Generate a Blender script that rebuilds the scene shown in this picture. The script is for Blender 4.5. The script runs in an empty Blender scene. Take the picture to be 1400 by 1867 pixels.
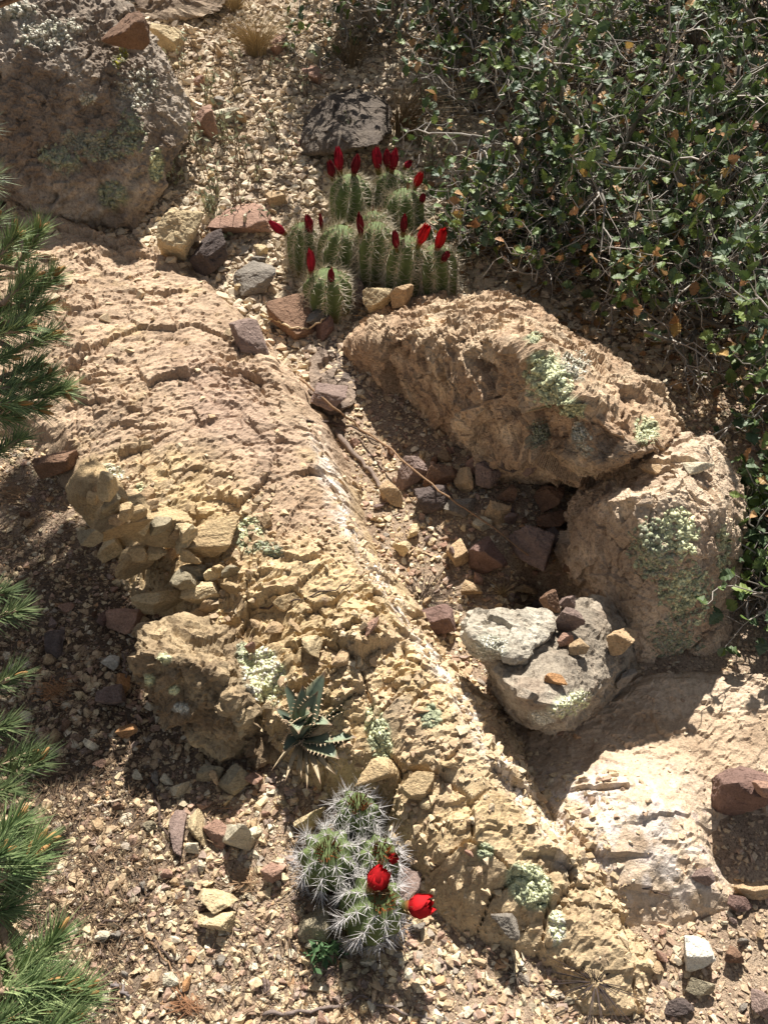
import bpy, bmesh, math, random
import numpy as np
from mathutils import Vector, Matrix, Quaternion
from mathutils.bvhtree import BVHTree

SC = bpy.context.scene
COL = SC.collection
RNG = np.random.default_rng(7)
random.seed(7)
R = math.radians

# ------------------------------------------------------------------ camera
CAM_H, PITCH, FPX = 1.05, 43.0, 1500.0          # focal length in photo pixels (photo 1400 x 1867)
cd = bpy.data.cameras.new('camera')
cam = bpy.data.objects.new('camera', cd); COL.objects.link(cam)
cam.location = (0, 0, CAM_H); cam.rotation_euler = (R(90 - PITCH), 0, 0)
cd.sensor_fit = 'VERTICAL'; cd.sensor_height = 24.0; cd.lens = 24.0 * FPX / 1867.0
cd.clip_start = 0.02; cd.clip_end = 400
SC.camera = cam

# ------------------------------------------------------------------ sky and sun
SUN_EL, SUN_AZ = 52.0, 5.0                     # azimuth measured from +Y towards +X
w = bpy.data.worlds.new('World'); SC.world = w; w.use_nodes = True
nt = w.node_tree; nt.nodes.clear()
sky = nt.nodes.new('ShaderNodeTexSky'); sky.sky_type = 'NISHITA'; sky.sun_disc = False
sky.sun_elevation = R(SUN_EL); sky.sun_rotation = R(SUN_AZ % 360)
bg = nt.nodes.new('ShaderNodeBackground'); bg.inputs[1].default_value = 0.05
wo = nt.nodes.new('ShaderNodeOutputWorld')
hs = nt.nodes.new('ShaderNodeHueSaturation'); hs.inputs['Saturation'].default_value = 0.45      # milky desert haze, the phone's white balance
nt.links.new(sky.outputs[0], hs.inputs['Color']); nt.links.new(hs.outputs[0], bg.inputs[0]); nt.links.new(bg.outputs[0], wo.inputs[0])
sd = bpy.data.lights.new('sun', 'SUN'); sd.energy = 5.0; sd.angle = R(0.53); sd.color = (1.0, 0.96, 0.90)
sun = bpy.data.objects.new('sun', sd); COL.objects.link(sun)
SUNV = Vector((math.sin(R(SUN_AZ)) * math.cos(R(SUN_EL)), math.cos(R(SUN_AZ)) * math.cos(R(SUN_EL)), math.sin(R(SUN_EL))))
sun.rotation_euler = (-SUNV).to_track_quat('-Z', 'Y').to_euler(); sun.location = SUNV * 6
SC.view_settings.view_transform = 'Standard'; SC.view_settings.look = 'None'
SC.view_settings.exposure = 0.97; SC.view_settings.gamma = 1.0
SC.view_settings.use_curve_mapping = False

# ------------------------------------------------------------------ helpers: numbers
def lin(r, g, b):
    f = lambda c: c / 12.92 if c <= 0.04045 else ((c + 0.055) / 1.055) ** 2.4
    return np.array([f(r / 255), f(g / 255), f(b / 255)])

def rk(r, g, b, k=0.70):
    """Mineral colour: a little greyer than the sunlit look of it."""
    c = lin(r, g, b); y = float(c @ np.array([.3, .55, .15])); return (y + (c - y) * k) * 0.92

_perm = np.random.default_rng(3).permutation(256)
_perm = np.concatenate([_perm, _perm, _perm])
_g = np.random.default_rng(4).normal(size=(256, 3)); _g /= np.linalg.norm(_g, axis=1)[:, None]

def _h3(i, j, k):
    return _perm[_perm[_perm[i & 255] + (j & 255)] + (k & 255)]

def perlin(p):
    p = np.asarray(p, float); i = np.floor(p).astype(np.int64); f = p - i
    u = f * f * f * (f * (f * 6 - 15) + 10)
    out = np.zeros(len(p))
    for a in (0, 1):
        wa = u[:, 0] if a else 1 - u[:, 0]
        for b in (0, 1):
            wb = u[:, 1] if b else 1 - u[:, 1]
            for c in (0, 1):
                wc = u[:, 2] if c else 1 - u[:, 2]
                gr = _g[_h3(i[:, 0] + a, i[:, 1] + b, i[:, 2] + c)]
                d = gr[:, 0] * (f[:, 0] - a) + gr[:, 1] * (f[:, 1] - b) + gr[:, 2] * (f[:, 2] - c)
                out += wa * wb * wc * d
    return out * 1.6

def fbm(p, octv=4, gain=0.5, lac=2.03):
    p = np.asarray(p, float); s = np.zeros(len(p)); a = 1.0; n = 0
    for k in range(octv):
        s += a * perlin(p + 17.3 * k); n += a; a *= gain; p = p * lac
    return s / n

_cr = np.random.default_rng(5).random((256, 8))

def facet(p, tilt=1.0, flat2=False, bias=0.0):
    """Broken-rock noise: every Voronoi cell is a tilted flat chip. Returns height (~ -1..1), edge distance and cell random."""
    p = np.asarray(p, float); i = np.floor(p).astype(np.int64)
    n = len(p); d1 = np.full(n, 9.0); d2 = np.full(n, 9.0); hb = np.zeros(n, np.int64); cb = np.zeros((n, 3))
    zz = (0,) if flat2 else (-1, 0, 1)
    for a in (-1, 0, 1):
        for b in (-1, 0, 1):
            for c in zz:
                h = _h3(i[:, 0] + a, i[:, 1] + b, i[:, 2] + c); r = _cr[h]
                q = np.stack([i[:, 0] + a + r[:, 0], i[:, 1] + b + r[:, 1], (i[:, 2] + c + r[:, 2]) if not flat2 else p[:, 2]], 1)
                e = p - q; d = np.sqrt((e * e).sum(1))
                m = d < d1
                d2 = np.where(m, d1, np.minimum(d2, d)); d1 = np.where(m, d, d1)
                hb = np.where(m, h, hb); cb[m] = q[m]
    r = _cr[hb]; e = p - cb
    t = (r[:, 3:6] - 0.5) * 2 * tilt
    return (r[:, 6] - 0.5) + (t * e).sum(1) - bias * e[:, 1], d2 - d1, r[:, 7]

def sstep(a, b, x):
    t = np.clip((np.asarray(x, float) - a) / (b - a), 0, 1); return t * t * (3 - 2 * t)

def P3(x, y, z=0.0):
    x = np.asarray(x, float); return np.stack([x, np.asarray(y, float), np.zeros_like(x) + z], 1)

# ------------------------------------------------------------------ helpers: picture to place
_cp, _sp = math.cos(R(PITCH)), math.sin(R(PITCH))
FWD = Vector((0, _cp, -_sp)); UPV = Vector((0, _sp, _cp)); CO = Vector((0, 0, CAM_H))
def ray(u, v):
    return (FWD + Vector((1, 0, 0)) * ((u - 700) / FPX) + UPV * ((933.5 - v) / FPX))
def base(y):
    y = np.asarray(y, float)
    s = np.logaddexp(0, (y - 1.66) * 9) / 9 - np.logaddexp(0, (y - 4.2) * 3) / 3
    return 0.10 * (y - 0.4) + 0.22 * s
def at_y(u, v, y):
    d = ray(u, v); return CO + d * (y / d.y)
def at_z(u, v, z):
    d = ray(u, v); return CO + d * ((z - CAM_H) / d.z)
def at_d(u, v, dist):
    return CO + ray(u, v).normalized() * dist
def on_base(u, v, h=0.0):
    d = ray(u, v); t0, t1 = 0.3, 9.0
    for _ in range(50):
        t = (t0 + t1) / 2; p = CO + d * t
        if p.z > float(base(p.y)) + h: t0 = t
        else: t1 = t
    return CO + d * t0

# ------------------------------------------------------------------ helpers: meshes
def mesh_np(name, V, F, mat=None, col=None, smooth=False, mats=None, mi=None):
    V = np.asarray(V, np.float32); me = bpy.data.meshes.new(name)
    if isinstance(F, np.ndarray):
        n, k = F.shape; idx = F.ravel(); st = np.arange(n) * k
    else:
        ln = np.array([len(f) for f in F]); n = len(F); idx = np.concatenate([np.asarray(f) for f in F]); st = np.concatenate([[0], np.cumsum(ln)[:-1]])
    me.vertices.add(len(V)); me.vertices.foreach_set('co', V.ravel())
    me.loops.add(len(idx)); me.loops.foreach_set('vertex_index', idx.astype(np.int32))
    me.polygons.add(n); me.polygons.foreach_set('loop_start', st.astype(np.int32))
    me.polygons.foreach_set('use_smooth', np.full(n, smooth))
    if mi is not None: me.polygons.foreach_set('material_index', np.asarray(mi, np.int32))
    me.update(calc_edges=True)
    if col is not None:
        a = me.color_attributes.new('Col', 'FLOAT_COLOR', 'POINT')
        c = np.ones((len(V), 4), np.float32); c[:, :3] = col; a.data.foreach_set('color', c.ravel())
    for m in (mats or ([mat] if mat else [])): me.materials.append(m)
    return me

def link(name, me, parent=None, loc=None, rot=None):
    o = bpy.data.objects.new(name, me); COL.objects.link(o)
    if parent is not None: o.parent = parent
    if loc is not None: o.location = loc
    if rot is not None: o.rotation_euler = rot
    return o

def tag(o, label=None, cat=None, group=None, kind=None):
    if label: o['label'] = label
    if cat: o['category'] = cat
    if group: o['group'] = group
    if kind: o['kind'] = kind
    return o

def thing(name, loc, label, cat, group=None):
    return tag(link(name, None, None, loc), label, cat, group)

def vnormals(V, F):
    n = np.zeros_like(V); a = np.cross(V[F[:, 1]] - V[F[:, 0]], V[F[:, 2]] - V[F[:, 0]])
    for k in range(F.shape[1]):
        for c in range(3): n[:, c] += np.bincount(F[:, k], a[:, c], len(V))
    return n / (np.linalg.norm(n, axis=1)[:, None] + 1e-12)

_ico = {}
def ico(sub):
    if sub not in _ico:
        bm = bmesh.new(); bmesh.ops.create_icosphere(bm, subdivisions=max(sub, 1), radius=1)
        bm.verts.ensure_lookup_table()
        V = np.array([v.co for v in bm.verts]); F = np.array([[v.index for v in f.verts] for f in bm.faces]); bm.free()
        V /= np.linalg.norm(V, axis=1)[:, None]; _ico[sub] = (V, F)
    return _ico[sub]

def hull_planes(pts):
    bm = bmesh.new()
    for p in pts: bm.verts.new(p)
    bmesh.ops.convex_hull(bm, input=bm.verts[:]); bm.normal_update()
    out = []
    for f in bm.faces: out.append((tuple(f.normal), f.calc_center_median().copy()))
    bm.free(); c = np.mean(np.array(pts), 0)
    N = np.array([o[0] for o in out]); Q = np.array([tuple(o[1]) for o in out])
    h = ((Q - c) * N).sum(1); s = np.sign(h); return c, N * s[:, None], np.abs(h)

def star(c, N, h, ext, sub, p):
    D, F = ico(sub); D = D * ext; D = D / np.linalg.norm(D, axis=1)[:, None]
    q = np.maximum(D @ N.T / np.maximum(h, 1e-4), 0)
    m = q.max(1); r = 1 / (m * ((q / m[:, None]) ** p).sum(1) ** (1 / p))
    return c + D * r[:, None], F

def lumps(V, F, layers, seed):
    """Push a surface along its normals by layers of noise: (kind, frequency per metre, amplitude in metres)."""
    off = np.array([seed * 3.17, seed * 1.71, seed * 5.3])
    n = vnormals(V, F); V0 = V
    for kind, fr, am in layers:
        p = V0 * fr + off
        if kind == 'f': d = fbm(p, 4)
        elif kind == 'c':
            wv = np.stack([perlin(p * 0.9 + 5), perlin(p * 0.9 + 9), perlin(p * 0.9 + 13)], 1) * 0.45
            d = facet(p + wv, 0.7)[0]
        elif kind == 'r': d = -np.abs(fbm(p, 4)) * 2
        elif kind == 'p': d = -sstep(0.25, 0.6, fbm(p, 2))
        V = V + n * (d * am)[:, None]
    return V

def merge(parts):
    Vs, Fs, Cs, o = [], [], [], 0
    for V, F, C in parts:
        Vs.append(V); Fs.append(F + o); Cs.append(np.broadcast_to(C, V.shape)); o += len(V)
    return np.concatenate(Vs), np.concatenate(Fs), np.concatenate(Cs)

def tube(pts, rad, n=5, cap=True):
    pts = np.asarray(pts, float); k = len(pts); rad = np.broadcast_to(np.asarray(rad, float), (k,))
    t = np.gradient(pts, axis=0); t /= np.linalg.norm(t, axis=1)[:, None] + 1e-12
    a = np.cross(t, np.array([0.13, 0.21, 0.97])); bad = np.linalg.norm(a, axis=1) < 1e-3; a[bad] = (1, 0, 0)
    a /= np.linalg.norm(a, axis=1)[:, None]; b = np.cross(t, a)
    an = np.arange(n) * 2 * math.pi / n
    V = (pts[:, None] + rad[:, None, None] * (np.cos(an)[None, :, None] * a[:, None] + np.sin(an)[None, :, None] * b[:, None])).reshape(-1, 3)
    F = []
    for i in range(k - 1):
        for j in range(n):
            q = (i * n + j, i * n + (j + 1) % n, (i + 1) * n + (j + 1) % n, (i + 1) * n + j)
            F.append((q[0], q[1], q[2])); F.append((q[0], q[2], q[3]))
    if cap:
        for s, o in ((0, 0), ((k - 1) * n, 1)):
            for j in range(1, n - 1): F.append((s, s + j + 1, s + j) if o == 0 else (s, s + j, s + j + 1))
    return V, np.array(F)

def spikes(A, B, r, r2=0.0):
    """Many thin three-sided cones from A to B (arrays)."""
    A = np.asarray(A, float); B = np.asarray(B, float); n = len(A)
    t = B - A; t /= np.linalg.norm(t, axis=1)[:, None] + 1e-12
    a = np.cross(t, np.array([0.31, 0.17, 0.93])); a /= np.linalg.norm(a, axis=1)[:, None] + 1e-12; b = np.cross(t, a)
    r = np.broadcast_to(np.asarray(r, float), (n,)); V = np.zeros((n, 4, 3))
    for j in range(3):
        an = j * 2 * math.pi / 3; V[:, j] = A + r[:, None] * (math.cos(an) * a + math.sin(an) * b)
    V[:, 3] = B
    f = np.array([[0, 1, 3], [1, 2, 3], [2, 0, 3]])
    return V.reshape(-1, 3), (f[None] + 4 * np.arange(n)[:, None, None]).reshape(-1, 3)

# ------------------------------------------------------------------ materials
def mat_new(name):
    m = bpy.data.materials.new(name); m.use_nodes = True; t = m.node_tree; t.nodes.clear()
    out = t.nodes.new('ShaderNodeOutputMaterial'); b = t.nodes.new('ShaderNodeBsdfPrincipled')
    t.links.new(b.outputs[0], out.inputs[0]); return m, t, b, out
def nd(t, typ, **kw):
    n = t.nodes.new(typ)
    for k, v in kw.items(): setattr(n, k, v)
    return n
def noise(t, vec, scale, detail=5, rough=0.6):
    n = nd(t, 'ShaderNodeTexNoise'); n.inputs['Scale'].default_value = scale; n.inputs['Detail'].default_value = detail
    n.inputs['Roughness'].default_value = rough; t.links.new(vec, n.inputs['Vector']); return n.outputs[0]
def ramp(t, fac, stops):
    n = nd(t, 'ShaderNodeValToRGB'); e = n.color_ramp.elements
    while len(e) < len(stops): e.new(0.5)
    for q, (p, c) in zip(e, stops): q.position = p; q.color = (*c, 1) if len(c) == 3 else c
    t.links.new(fac, n.inputs[0]); return n.outputs[0]
def mix(t, a, b, fac, mode='MIX'):
    n = nd(t, 'ShaderNodeMix', data_type='RGBA', blend_type=mode)
    for s, x in ((n.inputs[0], fac), (n.inputs[6], a), (n.inputs[7], b)):
        if hasattr(x, 'links'): t.links.new(x, s)
        elif isinstance(x, (int, float)): s.default_value = x
        else: s.default_value = (*x, 1)
    return n.outputs[2]
def bump(t, h, dist, strength=1.0, prev=None):
    n = nd(t, 'ShaderNodeBump'); n.inputs['Distance'].default_value = dist; n.inputs['Strength'].default_value = strength
    t.links.new(h, n.inputs['Height'])
    if prev is not None: t.links.new(prev, n.inputs['Normal'])
    return n.outputs[0]

def rock_mat(name, speck=0.55, grain=220, bdist=0.004, rough=0.92, stain=None, stain_amt=0.5, coarse=45, fine=900, cb=0.7):
    """Mineral surface: the Col attribute times blotches and grains, with relief at three scales."""
    m, t, b, out = mat_new(name)
    tc = nd(t, 'ShaderNodeTexCoord').outputs['Object']
    at = nd(t, 'ShaderNodeVertexColor', layer_name='Col').outputs[0]
    n1 = noise(t, tc, 14, 5, 0.65); n2 = noise(t, tc, grain, 4, 0.7); n3 = noise(t, tc, coarse, 6, 0.65); n4 = noise(t, tc, fine, 2, 0.6)
    c = mix(t, at, ramp(t, n1, [(0.3, (0.74, 0.70, 0.67)), (0.5, (1, 1, 1)), (0.72, (1.16, 1.14, 1.1))]), 1.0, 'MULTIPLY')
    c = mix(t, c, ramp(t, n2, [(0.32, (1 - speck, 1 - speck * 1.05, 1 - speck * 1.1)), (0.5, (1, 1, 1)), (0.7, (1 + speck * 0.5, 1 + speck * 0.5, 1 + speck * 0.46))]), 1.0, 'MULTIPLY')
    c = mix(t, c, ramp(t, n4, [(0.3, (0.8, 0.78, 0.76)), (0.6, (1.08, 1.08, 1.08))]), 1.0, 'MULTIPLY')
    if stain is not None:
        ns = noise(t, tc, 9, 7, 0.72)
        c = mix(t, c, stain, ramp(t, ns, [(0.52, (0, 0, 0)), (0.66, (stain_amt,) * 3)]))
    t.links.new(c, b.inputs['Base Color']); b.inputs['Roughness'].default_value = rough
    b.inputs['Specular IOR Level'].default_value = 0.25
    nn = bump(t, n3, bdist * 3.0, cb); nn = bump(t, n2, bdist, 0.9, nn); nn = bump(t, n4, bdist * 0.22, 0.8, nn)
    t.links.new(nn, b.inputs['Normal']); return m

def plain_mat(name, c, rough=0.7, spec=0.3, var=0.25, scale=120, trans=0.0, attr=False, bd=0.0):
    m, t, b, out = mat_new(name)
    tc = nd(t, 'ShaderNodeTexCoord').outputs['Object']; n = noise(t, tc, scale, 4)
    cc = nd(t, 'ShaderNodeVertexColor', layer_name='Col').outputs[0] if attr else tuple(c)
    cc = mix(t, cc, ramp(t, n, [(0.3, (1 - var,) * 3), (0.7, (1 + var,) * 3)]), 1.0, 'MULTIPLY')
    t.links.new(cc, b.inputs['Base Color']); b.inputs['Roughness'].default_value = rough; b.inputs['Specular IOR Level'].default_value = spec
    if bd: t.links.new(bump(t, n, bd), b.inputs['Normal'])
    if trans:
        tr = nd(t, 'ShaderNodeBsdfTranslucent'); t.links.new(cc, tr.inputs[0])
        mx = nd(t, 'ShaderNodeMixShader'); mx.inputs[0].default_value = trans
        t.links.new(b.outputs[0], mx.inputs[1]); t.links.new(tr.outputs[0], mx.inputs[2]); t.links.new(mx.outputs[0], out.inputs[0])
    return m

M = {}
M['soil'] = rock_mat('soil', 0.6, 260, 0.004, 0.97, coarse=70)
M['slab'] = rock_mat('bedrock', 0.36, 260, 0.0022, 0.95, coarse=80, cb=0.35)
M['ledge'] = rock_mat('pale_bedrock', 0.3, 160, 0.003, 0.95, coarse=50)
M['rock'] = rock_mat('boulder_rock', 0.42, 170, 0.0045, 0.93, coarse=48)
M['stone'] = rock_mat('stone', 0.34, 300, 0.0022, 0.93, coarse=120, cb=0.9)
M['gravel'] = plain_mat('gravel', (1, 1, 1), 0.95, 0.2, 0.28, 420, attr=True, bd=0.001)
# ================================================================== the land
def poly_sd(x, y, poly):
    """Signed distance to a polygon, negative inside."""
    P = np.array(poly); Q = np.roll(P, -1, 0); d = np.full(x.shape, 1e9); ins = np.zeros(x.shape, bool)
    for (ax, ay), (bx, by) in zip(P, Q):
        ex, ey = bx - ax, by - ay; wx, wy = x - ax, y - ay
        t = np.clip((wx * ex + wy * ey) / (ex * ex + ey * ey + 1e-12), 0, 1)
        d = np.minimum(d, np.hypot(wx - ex * t, wy - ey * t))
        c = ((ay > y) != (by > y)) & (x < (bx - ax) * (y - ay) / (by - ay + 1e-12) + ax); ins ^= c
    return np.where(ins, -d, d)

def line_d(x, y, pts):
    d = np.full(x.shape, 1e9)
    for (ax, ay), (bx, by) in zip(pts[:-1], pts[1:]):
        ex, ey = bx - ax, by - ay; wx, wy = x - ax, y - ay
        t = np.clip((wx * ex + wy * ey) / (ex * ex + ey * ey + 1e-12), 0, 1)
        d = np.minimum(d, np.hypot(wx - ex * t, wy - ey * t))
    return d

def ctrl(points):
    """Thin-plate surface through (u, v, height above base) points; returns f(x, y)."""
    Q = np.array([on_base(u, v, h) for u, v, h in points]); H = np.array([h for _, _, h in points])
    n = len(Q); xy = Q[:, :2]
    def ker(r): return np.where(r > 0, r * r * np.log(r + 1e-9), 0)
    A = np.zeros((n + 3, n + 3)); A[:n, :n] = ker(np.linalg.norm(xy[:, None] - xy[None], axis=2)) + 1e-4 * np.eye(n)
    A[:n, n] = 1; A[:n, n + 1:] = xy; A[n, :n] = 1; A[n + 1:, :n] = xy.T
    s = np.linalg.solve(A, np.concatenate([H, [0, 0, 0]]))
    def f(x, y):
        out = s[n] + s[n + 1] * x + s[n + 2] * y
        for i in range(n): out = out + s[i] * ker(np.hypot(x - xy[i, 0], y - xy[i, 1]))
        return out
    return f

def px_poly(points): return [tuple(on_base(u, v, h))[:2] for u, v, h in points]

CREST = [(330, 470, .03), (455, 580, .06), (545, 690, .07), (585, 800, .08), (640, 960, .09), (730, 1090, .10), (800, 1200, .10), (900, 1340, .10), (960, 1440, .08), (1040, 1545, .06)]
SLAB_PTS = CREST + [(80, 800, .03), (200, 990, .025), (340, 1110, .035), (540, 1400, .03), (720, 1500, .035), (850, 1690, .01), (1000, 1780, .0), (1200, 1860, -.02),
    (0, 370, .07), (250, 430, .04), (300, 700, .09), (450, 850, .11), (550, 1050, .115), (660, 1210, .11), (850, 1500, .085), (0, 600, .08), (-150, 600, .07), (1000, 1640, .04), (1120, 1700, .02), (-200, 350, .08), (600, 1320, .08), (420, 980, .085)]
slab_h = ctrl(SLAB_PTS)
SLAB_POLY = px_poly([(-260, 330, .07), (0, 350, .07), (250, 430, .04)] + CREST + [(1110, 1640, .03), (1190, 1760, 0), (1230, 1900, -.02), (1060, 1890, 0), (980, 1800, .0), (850, 1700, .01), (770, 1620, .02), (720, 1500, .035), (640, 1440, .04), (545, 1405, .04), (440, 1310, .04), (390, 1200, .04), (350, 1120, .035), (240, 1050, .03), (190, 985, .025), (150, 900, .025), (85, 800, .03), (-60, 740, .03), (-260, 700, .03)])
crest_xy = px_poly(CREST)

LEDGE_PTS = [(960, 1400, -.02), (1100, 1335, -.02), (1200, 1290, 0), (1330, 1250, .015), (1450, 1260, .02), (1500, 1500, .0), (1300, 1500, .0), (1400, 1450, .004), (1150, 1420, .03), (1060, 1460, .03), (1240, 1440, .03), (1290, 1560, .02), (1340, 1640, .0), (1150, 1560, .035), (1090, 1560, .03), (1200, 1660, .0), (1050, 1380, -.02), (1180, 1380, .0), (1000, 1300, -.03), (930, 1330, -.03), (1150, 1260, -.01)]
ledge_h = ctrl(LEDGE_PTS)
LEDGE_POLY = px_poly([(915, 1350, -.03), (1000, 1280, -.03), (1160, 1235, -.01), (1320, 1225, .02), (1500, 1235, .03), (1520, 1540, .0), (1400, 1520, .0), (1290, 1510, .005), (1300, 1560, .02), (1365, 1650, 0), (1260, 1665, 0), (1140, 1650, .01), (1030, 1545, .03), (950, 1430, -.0)])

GUL = [(*on_base(800, 960)[:2], -.012, .16), (*on_base(860, 1100)[:2], -.02, .10), (*on_base(700, 820)[:2], -.012, .10), (*on_base(1000, 1030)[:2], -.02, .08),
       (*on_base(1350, 1750)[:2], -.012, .2), (*on_base(1060, 1085)[:2], .055, .06), (*on_base(1002, 1056)[:2], -.26, .030), (*on_base(900, 900)[:2], .03, .09), (*on_base(120, 1250)[:2], -.01, .2), (*on_base(600, 560)[:2], -.02, .10), (*on_base(1050, 1330)[:2], -.05, .10)]
def ground_z(x, y):
    sh = x.shape; x = x.ravel(); y = y.ravel()
    z = base(y) + 0.0
    for cx, cy, a, s in GUL: z = z + a * np.exp(-((x - cx) ** 2 + (y - cy) ** 2) / (2 * s * s))
    near = sstep(6, 3, np.hypot(x, y - 1.2))
    z = z + 0.02 * fbm(P3(x * 2.2, y * 2.2, 1.5), 4) + near * (0.008 * fbm(P3(x * 11, y * 11, 4.5), 4))
    far = sstep(4, 14, np.hypot(x, y)); z = z + far * 0.9 * fbm(P3(x * .12, y * .12, 2), 4)
    return z.reshape(sh)

def slab_z(x, y):
    sh = x.shape; x = x.ravel(); y = y.ravel()
    q = P3(x * 14, y * 14, 3.1); wx = perlin(q) * .02 + perlin(q * 2.7) * .007; wy = perlin(q + 31) * .02 + perlin(q * 2.7 + 11) * .007
    sd = poly_sd(x + wx, y + wy, SLAB_POLY)
    h = slab_h(x, y)
    p = P3(x + wx * .5, y + wy * .5, 0.7)
    dc = line_d(x, y, crest_xy)
    low = sstep(0.95, 0.75, y)                      # the lower, blockier half
    smooth = sstep(1.15, 1.45, y) * 0.35            # the upper part is worn
    f0, e0, r0 = facet(p * np.array([9, 10, 1]), 1.0, True, .3)
    f1, e1, r1 = facet(p * np.array([17, 23, 1]) + 7, 1.0, True, .45)
    f2, e2, r2 = facet(p * np.array([42, 54, 1]) + 3, 1.1, True, .45)
    f3, e3, r3 = facet(p * np.array([100, 120, 1]) + 5, 1.2, True, .3)
    patch = sstep(-.05, .28, fbm(P3(x * 6, y * 6, 8.8), 4))
    rub = sstep(.02, .10, dc)
    h = h + rub * (low * .015 + .008) * f0 + (.25 + .75 * patch) * (1 - smooth) * (.0130 * f1) + (.38 + .62 * patch) * (1 - smooth * .8) * .0074 * f2 + (.6 + .4 * patch) * .0032 * f3
    h = h - rub * (.004 + .008 * low) * (1 - sstep(.0, .045, e0)) - patch * .004 * (1 - sstep(0, .16, e1))
    h = h + .010 * fbm(P3(x * 7, y * 7, 2.2), 3) + .0016 * fbm(P3(x * 40, y * 40, 6.2), 3)
    s = np.maximum(sd, 0); left = sstep(-.05, -.2, x - .25)
    h = h - 1.1 * s - 4 * s * s - .02 * sstep(-.03, .0, sd)
    z = base(y) + h
    return z.reshape(sh), sd.reshape(sh), dc.reshape(sh), patch.reshape(sh), r1.reshape(sh), r2.reshape(sh)

def ledge_z(x, y):
    sh = x.shape; x = x.ravel(); y = y.ravel()
    q = P3(x * 12, y * 12, 9.1); wx = perlin(q) * .022; wy = perlin(q + 31) * .022
    sd = poly_sd(x + wx, y + wy, LEDGE_POLY); h = ledge_h(x, y)
    p = P3(x + wx * .5, y + wy * .5, 1.7)
    c = on_base(1140, 1500, .03); rough = sstep(.17, .08, np.hypot((x - c.x), (y - c.y) * 1.3))
    f1, e1, r1 = facet(p * np.array([15, 26, 1]), 1.0, True, .3); f2, e2, r2 = facet(p * np.array([42, 62, 1]) + 3, 1.1, True, .3)
    pt = sstep(-.1, .3, fbm(P3(x * 13, y * 13, 4.4), 3))
    f4 = facet(p * np.array([26, 30, 1]) + 9, 1.0, True, .8)[0]; f5 = facet(p * np.array([75, 80, 1]) + 2, 1.1, True, .8)[0]
    h = h + (1 - rough) * (.0026 * f4 + .0018 * f5) + rough * (.0070 * f1 + .0050 * f2 * pt + .0020 * f5 * pt + .006 * fbm(P3(x * 28, y * 28, 5.1), 4)) + .006 * fbm(P3(x * 9, y * 9, 2.2), 4) + (.15 + .3 * rough) * .005 * fbm(P3(x * 60, y * 60, 6.2), 3)
    s = np.maximum(sd, 0); h = h - .9 * s - 3 * s * s - .008 * sstep(-.02, 0, sd)
    return (base(y) + h).reshape(sh), sd.reshape(sh), rough.reshape(sh), r1.reshape(sh)

def grid_mesh(name, X, Y, Z, colour, mat, keep=None, smooth=True):
    ny, nx = X.shape; V = np.stack([X.ravel(), Y.ravel(), Z.ravel()], 1)
    i = np.arange(ny * nx).reshape(ny, nx)
    F = np.stack([i[:-1, :-1].ravel(), i[:-1, 1:].ravel(), i[1:, 1:].ravel(), i[1:, :-1].ravel()], 1)
    if keep is not None:
        F = F[keep.ravel()[F].any(1)]; used = np.unique(F); mp = np.zeros(len(V), np.int64); mp[used] = np.arange(len(used))
        V = V[used]; F = mp[F]; colour = colour[used]
    return V, F, mesh_np(name, V, F, mat, colour, smooth)

def lerp(a, b, t): return a + (b - a) * np.asarray(t)[:, None]

# ground sheet: fine where the photograph looks, coarse out to the far hillside
def axis(lo, hi, step, far):
    core = np.arange(lo, hi, step); k = step * 1.25 ** np.arange(1, 40); k = np.cumsum(k); k = k[k < far]
    return np.concatenate([(lo - k)[::-1], core, hi + k])
gx = axis(-1.2, 1.6, .0105, 60); gy = axis(0.15, 3.1, .0105, 60)
X, Y = np.meshgrid(gx, gy); Z = ground_z(X, Y)
xf, yf = X.ravel(), Y.ravel()
n_a = fbm(P3(xf * 3, yf * 3, 5), 4); n_b = fbm(P3(xf * 30, yf * 30, 2), 3)
C_CREAM, C_TAN, C_BROWN = rk(208, 180, 138), rk(188, 158, 122), rk(146, 116, 88)
col = lerp(np.broadcast_to(C_TAN, (len(xf), 3)), C_BROWN, sstep(-.2, .4, n_b) * .7)
up = sstep(1.35, 1.7, yf); col = lerp(col, C_CREAM * .85, up * sstep(-.4, .4, n_a + .2) * .7)
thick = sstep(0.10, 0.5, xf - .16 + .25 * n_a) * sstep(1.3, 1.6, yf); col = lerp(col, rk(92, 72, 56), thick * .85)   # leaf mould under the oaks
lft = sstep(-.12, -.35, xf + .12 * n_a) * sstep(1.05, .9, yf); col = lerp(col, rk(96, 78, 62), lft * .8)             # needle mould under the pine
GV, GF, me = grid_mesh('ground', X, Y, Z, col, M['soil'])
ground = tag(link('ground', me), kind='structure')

# big tilted slab of bedrock
sx = np.arange(-1.05, .75, .0029); sy = np.concatenate([np.arange(.22, .8, .0028), np.arange(.8, 1.35, .0034), np.arange(1.35, 2.2, .0048)])
X, Y = np.meshgrid(sx, sy); Z, sd, dc, patch, r1, r2 = slab_z(X, Y)
xf, yf = X.ravel(), Y.ravel()
n_a = fbm(P3(xf * 3.5, yf * 3.5, 1), 4); n_b = fbm(P3(xf * 12, yf * 12, 7), 4); n_c = fbm(P3(xf * 45, yf * 45, 3), 3)
OCHRE, PINK, TANS, CHALK, BROWNS = rk(202, 172, 116, .80), rk(194, 160, 122, .72), rk(206, 176, 132, .74), rk(238, 224, 208), rk(146, 118, 92, .8)
c = lerp(np.broadcast_to(TANS, (len(xf), 3)), PINK, sstep(-.1, .35, n_a + .9 * sstep(.95, 1.35, yf) - .30) * .9)
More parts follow.
